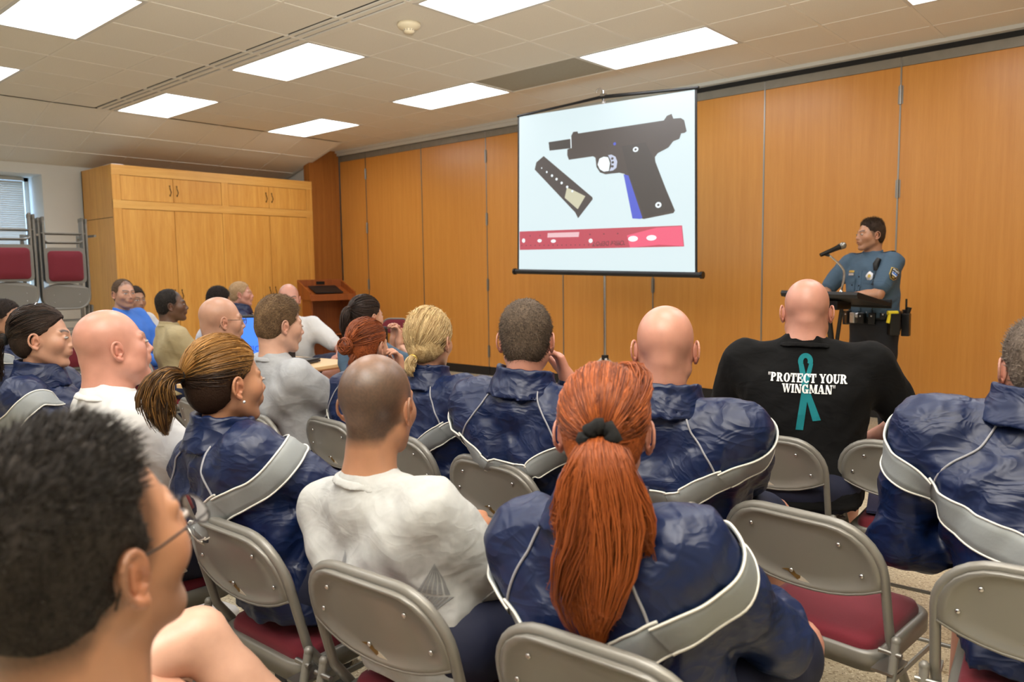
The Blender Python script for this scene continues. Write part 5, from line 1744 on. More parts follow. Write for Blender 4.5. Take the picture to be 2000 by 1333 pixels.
    def jacket_trim(s, bvh):
        f = s.fs; J = s.tops
        for sd in (-1, 1):
            S = s.S[sd]; E = s.E[sd]; C = s.C7
            ad = (E - S) / np.linalg.norm(E - S)
            out = np.array([sd, 0, 0]); bk = np.array([0, -1, 0])
            kink = S + np.array([-sd * .012, -.085, -.115]) * f
            ctr = np.array([C[0] * .6, C[1] - .16, S[2] - .225 * f])
            s.strip(bvh, [ctr, ctr * .5 + kink * .5 + np.array([0, -.03, -.018]), kink, kink + np.array([sd * .010, .002, .004])], .074 * f, 'reflective_stripe', MT['stripe'], J, pipe=True)
            a1 = S + ad * .075 * f + np.array([sd * .055, -.05, .0]) * f
            a2 = S + ad * .045 * f + np.array([sd * .070, .01, .02]) * f
            a3 = S + ad * .03 * f + np.array([sd * .045, .055, .035]) * f
            a4 = S + np.array([-sd * .01, .10, -.03]) * f
            s.strip(bvh, [kink + np.array([sd * .004, -.004, -.006]), kink + np.array([sd * .016, 0, .004]), a1, a2, a3, a4], .066 * f, 'reflective_stripe', MT['stripe'], J, pipe=True, lift=.009)
            # raglan seam piping from the collar to the band corner
            n0 = C + np.array([sd * .075, -.045, .0]) * f
            n1 = C + np.array([sd * .115, -.10, -.055]) * f
            s.strip(bvh, [n0, n1, kink * .6 + n1 * .4, kink + np.array([0, 0, -.04])], .0028, 'seam_piping', MT['seam'], J, lift=.002)
        # centre front zip
        s.strip(bvh, [s.C7 + np.array([0, .16, -.10]), s.C7 + np.array([0, .22, -.25]), s.pel + np.array([0, .25, .05])], .0035, 'zip', MT['jacket_dark'], J, lift=.001)
    # ---- hair
    def hair_shell(s, thick, kind, name='hair', m=None, groove=None, nape=-.078, cols=None, lump=0.0, smooth=1, hh=None):
        F = Field((hh or s.hh) / s.fs)
        tk = np.array(thick) if hasattr(thick, '__len__') else np.array([thick] * 3)
        F.ell((0, -.020, .036 + tk[2] * .25), (.0765 + tk[0], .094 + tk[1], .087 + tk[2]), 0)
        F.ell((0, -.045, -.02), (.058 + tk[0] * .8, .060 + tk[1] * .8, .062), .03)
        zs, ys = HAIRZ, HAIRY[kind]
        def cut(X, Y, Z):
            zz = np.broadcast_to(Z, np.broadcast_shapes(np.shape(X), np.shape(Y), np.shape(Z)))
            wob = .003 * np.sin(X * 160 + 3 * np.sin(Z * 90)) if np.ndim(X) else 0
            return np.maximum((Y - np.interp(zz, zs, ys) + wob) * .8, nape - zz)
        F.mask(cut)
        # ears stay free
        for q in (-1, 1):
            F.ell((q * .086, -.010, -.010), (.022, .0225, .036), .006, 's')
        if groove is not None:
            F.noise(groove, .02)
        if lump:
            F.noise(folds(lump, 55, s.seed), .03)
        V, Fc = F.run()
        V = smooth_v(V, Fc, smooth, .4)
        c0, c1 = np.array(lin(s.hcol[0])), np.array(lin(s.hcol[1]))
        if cols is not None: C = cols(V)
        else:
            w = np.clip(.42 + .22 * vnoise(V * np.array([2.2, .6, 1.2]), 50, s.seed) + .2 * np.random.RandomState(1).randn(len(V)), 0, 1)[:, None]
            C = c0 * (1 - w) + c1 * w
        o = link(name, fast_mesh(name, s.to_local(V), Fc, C), MT['hair_base'], s.root)
        s.hshell = (V, Fc); s.tk = tk
        return o
    def fuzz(s, N, ln, wd=.0009, lift=.55, fwd=(0, .3, .3), parent=None, seedn=1, zmin=-.06, rnd=.35, bias=None):
        rng = np.random.RandomState(seedn)
        V, Fc = s.hshell
        c = V[Fc].mean(1); nn = np.cross(V[Fc[:, 1]] - V[Fc[:, 0]], V[Fc[:, 2]] - V[Fc[:, 0]]); nn /= np.linalg.norm(nn, axis=1, keepdims=True) + 1e-9
        out = (c - np.array([0, -.02, .02])); nn *= np.sign((nn * out).sum(1, keepdims=True))
        ok = (np.linalg.norm(c / np.array([.075, .092, .12]), axis=1) > .8) & (c[:, 2] > zmin)
        idx = rng.choice(np.nonzero(ok)[0], N)
        p = c[idx] + rng.randn(N, 3) * .0012; n = nn[idx]
        L = ln * (.6 + .7 * rng.rand(N))
        if bias is not None: L = L * bias(p)
        d = n * lift + np.array(fwd) + rng.randn(N, 3) * rnd * .5
        d /= np.linalg.norm(d, axis=1, keepdims=True)
        mid = p + d * L[:, None] * .55; tip = mid + (d * .75 + np.array(fwd) * .35 + np.array([0, 0, -.15])) * L[:, None] * .5
        paths = np.stack([p - n * .002, mid, tip], 1)
        rads = np.stack([np.full(N, wd), np.full(N, wd * .8), np.full(N, wd * .15)], 1)
        c0, c1 = np.array(lin(s.hcol[0])), np.array(lin(s.hcol[1])); w = rng.rand(N, 1)
        o = strands('hair_strands', (paths.reshape(-1, 3) * s.fs @ s.Rh.T + s.Hc).reshape(N, 3, 3), rads * s.fs, c0 * (1 - w) + c1 * w, MT['hair'], parent or s.root)
        o['kind'] = 'stuff'
        return o
    def combed(s, N, tie, r=.0009, parent=None, thick=.010, M=7, kind='pulled', seedn=2, colf=None, back=.0):
        """hairs lying on the head, all running to the tie point"""
        rng = np.random.RandomState(seedn)
        cen = np.array([0, -.020, .036 + s.tk[2] * .25]); rad = np.array([.0765, .094, .087]) + s.tk + .0006
        P = []
        while len(P) < N:
            d = rng.randn(3); d /= np.linalg.norm(d)
            p = cen + d * rad
            if p[2] < -.035 or p[1] > np.interp(p[2], HAIRZ, HAIRY[kind]) + .002: continue
            if abs(p[0]) > .066 and -.048 < p[2] < .03 and -.036 < p[1] < .012: continue
            P.append(d)
        P = np.array(P)
        td = (np.array(tie) - cen) / rad; td /= np.linalg.norm(td)
        t = np.linspace(0, 1, M)[None, :, None]
        om = np.arccos(np.clip((P @ td), -1, 1))[:, None, None]
        dirs = (np.sin((1 - t) * om) * P[:, None] + np.sin(t * om) * td[None, None]) / (np.sin(om) + 1e-6)
        lift = 1 + .012 * rng.randn(N, 1, 1) + .02 * np.sin(np.pi * t) + .01 * np.sin(t * 9 + rng.rand(N, 1, 1) * 6)
        paths = cen + dirs * rad * lift
        rads = np.repeat((np.array([.5] + [1.0] * (M - 2) + [.8]) * r)[None], N, 0) * (.6 + .8 * rng.rand(N, 1))
        c0, c1 = np.array(lin(s.hcol[0])), np.array(lin(s.hcol[1]))
        if colf is not None: C = colf(paths[:, 2], rng)
        else:
            w = rng.rand(N, 1) ** 1.2; C = c0 * (1 - w) + c1 * w
        o = strands('hair_strands', (paths.reshape(-1, 3) * s.fs @ s.Rh.T + s.Hc).reshape(N, M, 3), rads * s.fs, C, MT['hair'], parent or s.root)
        o['kind'] = 'stuff'
        return o
    def tail(s, ctrl, widths, N, r=.0011, name='ponytail', seedn=3, wave=.006, colf=None, M=13, flat=(1, 1), spread_end=.3):
        """pony tail along control points (head units), strands fill its width"""
        rng = np.random.RandomState(seedn)
        ctrl = np.array(ctrl, float); ti = np.linspace(0, 1, len(ctrl)); tt = np.linspace(0, 1, M)
        P = np.stack([np.interp(tt, ti, ctrl[:, i]) for i in range(3)], 1)
        for _ in range(3): P[1:-1] = (P[:-2] + 2 * P[1:-1] + P[2:]) / 4
        Wd = np.interp(tt, np.linspace(0, 1, len(widths)), widths)
        T = np.gradient(P, axis=0); T /= np.linalg.norm(T, axis=1, keepdims=True)
        A = np.array([1.0, 0, 0]); U = A - T * (T @ A)[:, None]; U /= np.linalg.norm(U, axis=1, keepdims=True); Wv = np.cross(T, U)
        # strands gather in a handful of locks
        nl = 15; la = rng.rand(nl) * 6.28; lr = np.sqrt(rng.rand(nl)); li = rng.randint(0, nl, N)
        an = rng.rand(N) * 6.28; rr_ = np.sqrt(rng.rand(N))
        ux0, vx0 = rr_ * np.cos(an), rr_ * np.sin(an)
        lx, lv = lr[li] * np.cos(la[li]), lr[li] * np.sin(la[li])
        g = np.clip((tt - .2) / .6, 0, 1)[None] * .84
        ux = ux0[:, None] * (1 - g) + (lx * 1.1 + .28 * ux0)[:, None] * g; vx = vx0[:, None] * (1 - g) + (lv * 1.1 + .28 * vx0)[:, None] * g
        endt = .72 + .28 * rng.rand(N) + .0
        endt = np.clip(endt * (.72 + .42 * rng.rand(nl)[li]), .4, 1)
        ph = la[li] * 3
        wob = wave * np.sin(tt[None] * 10 + ph[:, None]) * tt[None] + .0018 * rng.randn(N, 1) * np.sin(tt[None] * 17 + an[:, None])
        tk = np.minimum(tt[None], endt[:, None])
        paths = np.zeros((N, M, 3))
        for i in range(3):
            base = np.interp(tk.ravel(), tt, P[:, i]).reshape(N, M)
            u_ = np.interp(tk.ravel(), tt, U[:, i]).reshape(N, M); w_ = np.interp(tk.ravel(), tt, Wv[:, i]).reshape(N, M)
            wd = np.interp(tk.ravel(), tt, Wd).reshape(N, M)
            paths[:, :, i] = base + u_ * (ux * wd * flat[0] + wob) + w_ * (vx * wd * flat[1] + wob * .5)
        rads = r * (.7 + .6 * rng.rand(N, 1)) * np.interp(tt, [0, .7, 1], [1, 1, .25])[None]
        c0, c1 = np.array(lin(s.hcol[0])), np.array(lin(s.hcol[1]))
        w = np.clip(.35 * rng.rand(N, 1) + .65 * rng.rand(nl)[li][:, None], 0, 1)
        C = colf(paths[:, M // 2], rng) if colf is not None else c0 * (1 - w) + c1 * w
        o = strands(name, (paths.reshape(-1, 3) * s.fs @ s.Rh.T + s.Hc).reshape(N, M, 3), rads * s.fs, C, MT['hair'], s.root)
        o['kind'] = 'stuff'
        return o
    def bun(s, c, rad, N=220, name='hair_bun', seedn=4, r=.0013, loose=.15):
        rng = np.random.RandomState(seedn); M = 18
        c = np.array(c, float)
        # core
        Fb = Field(.004); Fb.ell(c, np.array(rad) * .82, 0).noise(folds(.004, 90, 2), .03)
        V, Fc = Fb.run()
        c0, c1 = np.array(lin(s.hcol[0])), np.array(lin(s.hcol[1]))
        core = link(name, fast_mesh(name, s.to_local(smooth_v(V, Fc)), Fc, np.tile(c0, (len(V), 1))), MT['hair'], s.root)
        paths = np.zeros((N, M, 3)); t = np.linspace(0, 1, M)
        for i in range(N):
            ax_ = rng.randn(3) * .45 + np.array([.25, -1, .1]); ax_ /= np.linalg.norm(ax_)
            a = np.cross(ax_, [.2, .3, .9]); a /= np.linalg.norm(a); b = np.cross(ax_, a)
            ph = rng.rand() * 6.28; ln = 2.5 + 3 * rng.rand(); rr_ = .75 + .3 * rng.rand()
            off = (rng.rand() - .5) * 1.1
            q = (a[None] * np.cos(ph + t * ln)[:, None] + b[None] * np.sin(ph + t * ln)[:, None]) * math.sqrt(max(.1, 1 - off * off)) + ax_[None] * off
            paths[i] = c + q * np.array(rad) * (rr_ + loose * .3 * rng.rand() * t[:, None] ** 2)
        rads = np.repeat((r * np.interp(t, [0, .15, .85, 1], [.3, 1, 1, .3]))[None], N, 0)
        w = rng.rand(N, 1)
        o = strands('bun_strands', (paths.reshape(-1, 3) * s.fs @ s.Rh.T + s.Hc).reshape(N, M, 3), rads * s.fs, c0 * (1 - w) + c1 * w, MT['hair'], core)
        o['kind'] = 'stuff'
        return core
    def tie_(s, c, r1, r2, ax=(0, -1, .2), m='scrunchie', lump=True, name='hair_tie'):
        c = np.array(c, float); a = np.array(ax, float); a /= np.linalg.norm(a)
        u_ = np.cross(a, [1, .1, 0]); u_ /= np.linalg.norm(u_); v_ = np.cross(a, u_)
        pts = []; rs = []
        n = 28
        for i in range(n):
            an = 2 * math.pi * i / n
            q = c + (u_ * math.cos(an) + v_ * math.sin(an)) * r1 * (1 + (.10 * math.sin(5 * an) if lump else 0)) + a * (.003 * math.sin(4 * an) if lump else 0)
            pts.append(tuple(s.to_local(q[None])[0])); rs.append(r2 * (1 + (.28 * math.sin(9 * an + 1) if lump else 0)) * s.fs)
        MB().tube(pts, rs, 8, closed=True).build(name, MT[m], s.root)
    def specs(s, lens=True, rimless=False):
        o = MB()
        def L(p): return tuple(s.to_local(np.array([p], float))[0])
        rims = []
        g = None
        for q in (-1, 1):
            pts = []
            for i in range(20):
                a = 2 * math.pi * i / 20
                pts.append(L((q * .033 + .024 * math.cos(a), .103 - .012 * abs(math.cos(a) * .5 + .5 * q) * 0 - .25 * (abs(q * .033 + .024 * math.cos(a)) - .033) * .35, .004 + .016 * math.sin(a))))
            o.tube(pts, .0011, 6, closed=True)
            rims.append(pts)
            o.tube([L((q * .057, .100, .010)), L((q * .068, .088, .012)), L((q * .081, .02, .012)), L((q * .0835, -.012, .014)), L((q * .082, -.030, -.008)), L((q * .080, -.036, -.024))], .0014, 6)
        o.tube([L((-.010, .104, .008)), L((0, .110, .010)), L((.010, .104, .008))], .0011, 6)
        g = o.build('glasses', MT['spectacle'], s.root)
        for pts in rims:
            lb = MB(); c = np.mean(np.array(pts), 0)
            lb.add([tuple(c)] + [tuple(p) for p in pts], [(0, 1 + i, 1 + (i + 1) % 20) for i in range(20)], True)
            lb.build('lens', MT['lens'], g)
        return g
    def do_hair(s):
        hfun = s.hair
        if callable(hfun): hfun(s)
        elif hfun == 'short':
            s.hair_shell((.006, .008, .010), 'short', lump=.0015)
            s.fuzz(2500 if s.hh < .004 else 1200, .011, .0008 if s.hh < .004 else .0012, .3, (0, .3, -.1), rnd=.3)
        elif hfun == 'recede':
            s.hair_shell((.003, .004, .005), 'receding', lump=.001); s.fuzz(900, .006, .0011, .35, (0, .3, -.1), rnd=.3)
        elif hfun == 'crop':
            s.hair_shell((.004, .005, .006), 'short', lump=.001)
            s.fuzz(2500 if s.hh < .004 else 1000, .006, .0007 if s.hh < .004 else .0011, .35, (0, .3, -.1), rnd=.3)
BUILD = []
def person(*a, **k):
    p = Person('person', *a, **k); p.build(); BUILD.append(p); return p
A3 = lambda *v: np.array(v, float)
def on_back(s, bvh, pts, lift=.002, side=-1):
    out = []
    for (x, z) in pts:
        hit = bvh.ray_cast(Vector((x, side * 1.5, z)), Vector((0, -side, 0)))
        p = hit[0] if hit[0] is not None else bvh.find_nearest(Vector((x, 0, z)))[0]
        out.append((p[0], p[1] + side * lift, p[2]))
    return out
def decal(s, polys, m, name, lift=.002, side=-1, bvh=None, sub=3):
    """flat print laid on the cloth; polys are convex outlines in (x, z)"""
    bvh = bvh or s.bvh; b = MB()
    for poly in polys:
        bm = bmesh.new()
        f = bm.faces.new([bm.verts.new((x, 0, z)) for x, z in poly])
        bmesh.ops.triangulate(bm, faces=[f])
        for _ in range(sub):
            ed = [e for e in bm.edges if e.calc_length() > .012]
            if not ed: break
            bmesh.ops.subdivide_edges(bm, edges=ed, cuts=1)
            bmesh.ops.triangulate(bm, faces=bm.faces[:])
        bm.verts.index_update()
        b.add(on_back(s, bvh, [(v.co.x, v.co.z) for v in bm.verts], lift, side), [[v.index for v in q.verts] for q in bm.faces])
        bm.free()
    return b.build(name, m, s.tops)

# ---- heavy slab letters, one unit high : lists of outlines
def glyphs():
    def rect(a, b, c, d): return [(a, c), (b, c), (b, d), (a, d)]
    def stem(x, w=.27): return [rect(x, x + w, 0, 1), rect(x - .06, x + w + .06, 0, .13), rect(x - .06, x + w + .06, .87, 1)]
    def ring(cx, cy, rx, ry, ix, iy, a0=0, a1=360, n=20):
        o = []
        for i in range(n):
            p = R(a0 + (a1 - a0) * i / n); q = R(a0 + (a1 - a0) * (i + 1) / n)
            o.append([(cx + rx * math.cos(p), cy + ry * math.sin(p)), (cx + rx * math.cos(q), cy + ry * math.sin(q)), (cx + ix * math.cos(q), cy + iy * math.sin(q)), (cx + ix * math.cos(p), cy + iy * math.sin(p))])
        return o
    G = {}
    bowl = ring(.36, .72, .42, .28, .14, .16, -90, 90, 10)
    G['P'] = (stem(.08) + bowl + [rect(.3, .38, .44, .56), rect(.3, .38, .88, 1)], .86)
    G['R'] = (stem(.08) + bowl + [rect(.3, .38, .44, .56), rect(.3, .38, .88, 1), [(.38, .5), (.62, .5), (.90, .0), (.62, .0)], rect(.62, .95, 0, .12)], .98)
    G['O'] = (ring(.46, .5, .44, .52, .15, .40), .94)
    G['C'] = (ring(.46, .5, .44, .52, .15, .40, 35, 325, 18) + [rect(.70, .84, .62, 1.0)], .90)
    G['G'] = (ring(.46, .5, .44, .52, .15, .40, 35, 325, 18) + [rect(.70, .84, .64, 1.0), rect(.58, .88, .0, .42), rect(.50, .94, .34, .46)], .98)
    G['T'] = ([rect(.29, .57, 0, 1), rect(.20, .66, 0, .13), rect(.02, .84, .86, 1), rect(.02, .14, .62, 1), rect(.72, .84, .62, 1)], .88)
    G['E'] = (stem(.08) + [rect(.3, .82, 0, .13), rect(.3, .82, .87, 1), rect(.3, .60, .44, .57), rect(.70, .82, 0, .36), rect(.70, .82, .66, 1), rect(.52, .62, .34, .67)], .88)
    G['Y'] = ([[(.02, 1), (.30, 1), (.60, .42), (.33, .42)], [(.66, 1), (.80, 1), (.58, .42), (.44, .42)], rect(.32, .60, 0, .5), rect(.24, .68, 0, .13), rect(-.02, .36, .87, 1), rect(.58, .88, .87, 1)], .88)
    G['U'] = ([rect(.08, .35, .3, 1), rect(.02, .42, .87, 1), rect(.66, .78, .3, 1), rect(.58, .88, .87, 1)] + ring(.43, .32, .35, .34, .10, .20, 180, 360, 10), .92)
    G['W'] = ([[(.02, 1), (.30, 1), (.48, 0), (.34, 0)], [(.48, 0), (.36, 0), (.56, 1), (.66, 1)], [(.50, 1), (.78, 1), (.94, 0), (.80, 0)], [(.94, 0), (.82, 0), (1.08, 1), (1.18, 1)], rect(-.03, .36, .87, 1), rect(.46, .84, .87, 1), rect(1.0, 1.25, .87, 1)], 1.26)
    G['I'] = (stem(.08), .46)
    G['N'] = ([rect(.10, .22, 0, 1), rect(.02, .34, 0, .13), [(.05, 1), (.36, 1), (.86, 0), (.58, 0)], rect(.74, .86, 0, 1), rect(.64, .96, .87, 1)], .98)
    G['M'] = ([rect(.10, .22, 0, 1), rect(.02, .34, 0, .13), [(.05, 1), (.36, 1), (.62, .1), (.48, .1)], [(.56, .1), (.66, .1), (.88, 1), (.78, 1)], rect(.80, 1.07, 0, 1), rect(.74, 1.13, 0, .13), rect(.74, 1.13, .87, 1)], 1.16)
    G['A'] = ([[(.04, 0), (.16, 0), (.46, 1), (.36, 1)], [(.32, 1), (.58, 1), (.88, 0), (.58, 0)], rect(.2, .7, .26, .38), rect(-.02, .30, 0, .13), rect(.50, .95, 0, .13)], .96)
    G['"'] = ([[(.05, 1.0), (.16, 1.0), (.13, .66), (.08, .66)], [(.24, 1.0), (.35, 1.0), (.32, .66), (.27, .66)]], .42)
    G[' '] = ([], .38)
    return G
GLY = glyphs()
def slab_text(txt, h, cx, z, sx=1.0):
    W_ = sum(GLY[c][1] for c in txt) * h * sx
    x = cx - W_ / 2; out = []
    for c in txt:
        for poly in GLY[c][0]:
            out.append([(x + a * h * sx, z + b * h) for a, b in poly])
        x += GLY[c][1] * h * sx
    return out
def pockets_line(s, pts, r=.002, m='seam', name='seam'):
    b = [tuple(Vector(p)) for p in pts]; return MB().tube(b, r, 5).build(name, MT[m], s.tops)

_cl = Person.clothes
def clothes_keep(s):
    s.bvh_top = None
    g0 = s.garment
    def g(name, F, m, smooth=1):
        o = g0(name, F, m, smooth)
        if s.bvh_top is None: s.bvh_top = s.bvh
        return o
    s.garment = g
    _cl(s)
    s.bvh = s.bvh_top
Person.clothes = clothes_keep
# ---------------------------------------------------------------- front rows
# 1 foreground man with spectacles
def hair1(s):
    s.hair_shell((.002, .008, .016), 'fade', lump=.002)
    s.fuzz(6500, .019, .0007, .30, (0, .45, .12), rnd=.30, bias=lambda p: np.clip((p[:, 2] - .035) / .07, .10, 1.0) * (1 + .7 * (p[:, 1] > .045)))
def ex1(s):
    s.specs()
person('man in spectacles with short dark spiky hair, out of focus in the near left corner', (-.81, .34), 12, (-.808, .254, 1.210), 14, 10, 3, skin='tan', top='tee_grey', hair=hair1, hcol=((16, 13, 12), (62, 56, 52)), h=.009, hh=.0036, stubble=.75, beard=.28, brow=(26, 20, 16), neck=1.2, bulk=1.1, necklen=.190, extra=ex1, eyes=True, wl=(-.12, .34, .62), wr=(.12, .34, .62))
# neighbour whose crossed knee shows
person('person in shorts at the near left edge, only a bare crossed knee in view', (-1.64, .34), -6, (-1.66, .28, 1.27), 20, skin='pale', top='tee_grey2', hair='crop', h=.009, hh=.0055, stubble=.7, eyes=False, short_len=.45,
       knees={(1, 'k'): (.16, .36, .655), (1, 'a'): (.30, .60, .34), (-1, 'k'): (-.08, .38, .525), (-1, 'a'): (-.08, .40, .085)}, wr=(.22, .22, .62), wl=(-.10, .28, .64))
# 2 red-haired woman
RED = ((98, 42, 18), (190, 102, 48))
def hair2(s):
    tie = (0.0, -.118, .008)
    g = lambda X, Y, Z: .0012 * np.sin(np.arctan2(X, (Z - .01)) * 46 + 4 * np.sin(Y * 60))
    s.hair_shell((.007, .008, .010), 'pulled', groove=g, nape=-.085)
    s.combed(1700, tie, .00085, thick=.0085)
    # swept fringe swelling on the right
    s.tail([(.03, .05, .115), (.055, .03, .112), (.072, -.01, .095), (.06, -.07, .06), (.02, -.112, .02)], [.016, .022, .022, .016, .008], 260, .0010, name='side_sweep', seedn=9, wave=.001)
    s.tail([tie, (.0, -.150, .010), (.008, -.172, -.04), (.012, -.168, -.12), (.004, -.160, -.20), (-.012, -.152, -.27), (-.014, -.146, -.345)], [.016, .030, .044, .058, .060, .046, .014], 1800, .00085, seedn=5, wave=.008, flat=(1.25, .6))
    s.tail([tie, (-.02, -.150, .0), (-.050, -.165, -.06), (-.062, -.160, -.13), (-.055, -.150, -.19)], [.012, .018, .020, .016, .004], 220, .0009, name='loose_lock', seedn=6, wave=.010)
    s.tail([tie, (.03, -.150, -.005), (.062, -.160, -.07), (.075, -.155, -.14), (.090, -.150, -.21)], [.012, .020, .022, .016, .004], 260, .0009, name='loose_lock', seedn=7, wave=.012)
    s.tie_((0, -.134, .010), .024, .0135, (0, -1, .1))
person('red-haired woman in a navy jacket, long ponytail in a black scrunchie', (-.73, 1.27), 6, (-.793, 1.152, 1.188), 31, -2, sex='f', skin='pink', hair=hair2, hcol=RED, h=.0085, hh=.0042, brow=(120, 60, 30), eyes=False, bulk=1.04, wide=1.06, scale=1.04, seedv=2.2)
# 3 buzz-cut man
def ex3(s):
    z = s.C7[2] + .0
    for q in (-1, 1):
        P = []
        for i in range(8):
            t = i / 8; t2 = t + .085
            f1 = lambda t: (q * (.035 + .06 * t), z - .262 + .010 * t)
            f2 = lambda t: (q * (.080 + .048 * t), z - .205 - .012 * t)
            P.append([f1(t), f1(t2), f2(t2), f2(t)])
        for i in range(6):
            t = i / 6; t2 = t + .11
            a, b_ = (q * .078, z - .196), (q * .124, z - .212); c = (q * .108, z - .135)
            P.append([(a[0] + (b_[0] - a[0]) * t, a[1] + (b_[1] - a[1]) * t), (a[0] + (b_[0] - a[0]) * t2, a[1] + (b_[1] - a[1]) * t2), c])
        decal(s, P, MT['tee_logo'], 'shirt_emblem')
person('man with a buzz cut in a light grey shirt, seen from behind at the centre', (-1.27, 1.20), 2, (-1.383, 1.101, 1.182), 22, -3, skin='tan', top='tee_grey', hair='buzz', hcol=((50, 44, 38), (90, 78, 66)), stubble=.9, h=.0085, hh=.0042, eyes=False, neck=1.02, wide=1.0, extra=ex3, beard=.15, wr=(-.08, .20, .70), wl=(.10, .24, .66), pr=(1, -.15, -.8), pl=(-1, -.15, -.8), sh_drop=.075, necklen=.165)
# 4 woman with streaked ponytail
def hair4(s):
    tie = (0.0, -.116, .030)
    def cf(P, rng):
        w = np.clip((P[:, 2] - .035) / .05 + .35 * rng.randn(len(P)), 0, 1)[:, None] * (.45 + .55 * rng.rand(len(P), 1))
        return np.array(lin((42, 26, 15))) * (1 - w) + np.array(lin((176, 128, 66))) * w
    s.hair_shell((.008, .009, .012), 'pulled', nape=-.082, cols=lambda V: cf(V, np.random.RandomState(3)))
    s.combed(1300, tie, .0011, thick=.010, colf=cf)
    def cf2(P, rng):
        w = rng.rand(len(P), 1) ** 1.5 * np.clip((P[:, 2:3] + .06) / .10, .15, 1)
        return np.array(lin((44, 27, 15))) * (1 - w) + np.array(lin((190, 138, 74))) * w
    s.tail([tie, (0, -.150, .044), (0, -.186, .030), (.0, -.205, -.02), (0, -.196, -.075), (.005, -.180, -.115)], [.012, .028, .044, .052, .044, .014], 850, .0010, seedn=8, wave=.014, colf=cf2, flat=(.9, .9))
    s.tie_((0, -.128, .034), .013, .006, (0, -1, .3), lump=False)
def ex4(s):
    p = s.to_local(A3(.087, .000, -.043)[None])[0]
    MB().ball(p, .0045, 8).build('ear_stud', MT['diamond'], s.root)
person('woman in a navy jacket with a short streaked brown ponytail and an ear stud', (-1.775, 1.19), -4, (-1.930, 1.021, 1.195), -2, 0, sex='f', skin='tan', hair=hair4, hcol=((44, 27, 15), (176, 128, 66)), h=.0085, hh=.0036, brow=(60, 40, 24), extra=ex4, scale=1.03, wide=1.05, bulk=1.05, seedv=4.1)
# 5 big bald man
person('big bald pink-faced man in a white shirt left of centre', (-2.38, 1.02), -6, (-2.42, .912, 1.268), -8, 7, skin='pink', top='tee_white', hair='bald', stubble=.10, hcol=((120, 84, 66), (120, 84, 66)), h=.009, hh=.0036, bulk=1.25, wide=1.12, neck=1.22, brow=(150, 100, 74), seedv=1.0, scale=.955)
# 6 dark-haired woman with emblem
def hair6(s):
    tie = (0, -.112, -.002)
    s.hair_shell((.008, .009, .012), 'pulled', nape=-.082)
    s.combed(700, tie, .0014, thick=.010)
    s.tail([tie, (0, -.150, .004), (-.01, -.175, -.04), (-.02, -.172, -.11), (-.02, -.155, -.17)], [.014, .026, .036, .036, .012], 380, .0015, seedn=11, wave=.008)
    s.tie_((0, -.126, 0), .016, .008, (0, -1, .1), lump=False)
    MB().tube([tuple(q) for q in s.to_local(np.array([(-.030, -.02, .134), (0, -.022, .140), (.030, -.02, .134)]))], .003, 6).build('hair_clip', MT['silver'], s.root)
def emblem(s, cx, cz, k=1.0, side=1):
    P = []
    for q in (-1, 1):
        P += [[(cx + q * .003 * k, cz + .000 * k), (cx + q * .012 * k, cz + .004 * k), (cx + q * .022 * k, cz + .030 * k), (cx + q * .028 * k, cz + .044 * k), (cx + q * .017 * k, cz + .030 * k), (cx + q * .006 * k, cz + .012 * k)],
              [(cx + q * .004 * k, cz - .004 * k), (cx + q * .016 * k, cz - .002 * k), (cx + q * .024 * k, cz + .012 * k), (cx + q * .013 * k, cz + .004 * k)],
              [(cx + q * .004 * k, cz - .012 * k), (cx + q * .010 * k, cz - .022 * k), (cx + q * .013 * k, cz - .010 * k)]]
    P.append([(cx + .004 * k * math.cos(R(a)), cz - .009 * k + .004 * k * math.sin(R(a))) for a in range(0, 360, 45)])
    decal(s, P, MT['print_white'], 'wing_emblem', .003, side)
    decal(s, [[(cx - .022 * k, cz - .034 * k), (cx + .022 * k, cz - .034 * k), (cx + .022 * k, cz - .029 * k), (cx - .022 * k, cz - .029 * k)]], MT['print_white'], 'emblem_lettering', .003, side)
def ex6(s):
    emblem(s, s.C7[0] - .075, s.C7[2] - .145, 1.25)
person('dark-haired woman in a navy jacket with a white wing emblem, at the left', (-3.25, 1.10), -38, (-3.31, 1.016, 1.250), -30, -2, sex='f', skin='fair', hair=hair6, hcol=((26, 18, 14), (64, 48, 38)), h=.009, hh=.0036, brow=(40, 28, 20), extra=ex6, scale=1.04, wide=1.08, seedv=6.3)
# ---------------------------------------------------------------- second row
def chinhand(sd, x, y, z, d=(.1, .35, 1)): return None
person('brunet short-haired man in a navy jacket with a hand at his chin', (-1.655, 2.06), 12, (-1.618, 1.906, 1.262), 33, -4, skin='pink', hair=lambda s: (s.hair_shell((.006, .008, .010), 'short', lump=.001), s.fuzz(5500, .009, .00055, .22, (0, .25, -.15), rnd=.30)), hcol=((52, 42, 34), (112, 96, 80)), h=.009, hh=.004, eyes=False, bulk=1.08, wide=1.12, wr=(.090, -.02, .990), pr=(.35, .3, -1), handd={1: ((-.35, -.10, 1.0), (.7, .5, .1), 1.2, 1), -1: ((.2, 1, -.1), (-.2, 0, 1), .5, -1)}, seedv=3.3, scale=1.02)
person('fully bald man in a navy jacket right of the tripod', (-1.15, 2.10), 12, (-1.113, 1.924, 1.262), 26, -2, skin='pink', hair='bald', stubble=.12, hcol=((150, 100, 82), (150, 100, 82)), h=.009, hh=.0042, eyes=False, bulk=1.12, wide=1.14, neck=1.08, seedv=7.7, scale=1.03, knees={(1, 'a'): (.26, .36, .085), (1, 'k'): (.20, .38, .525)})
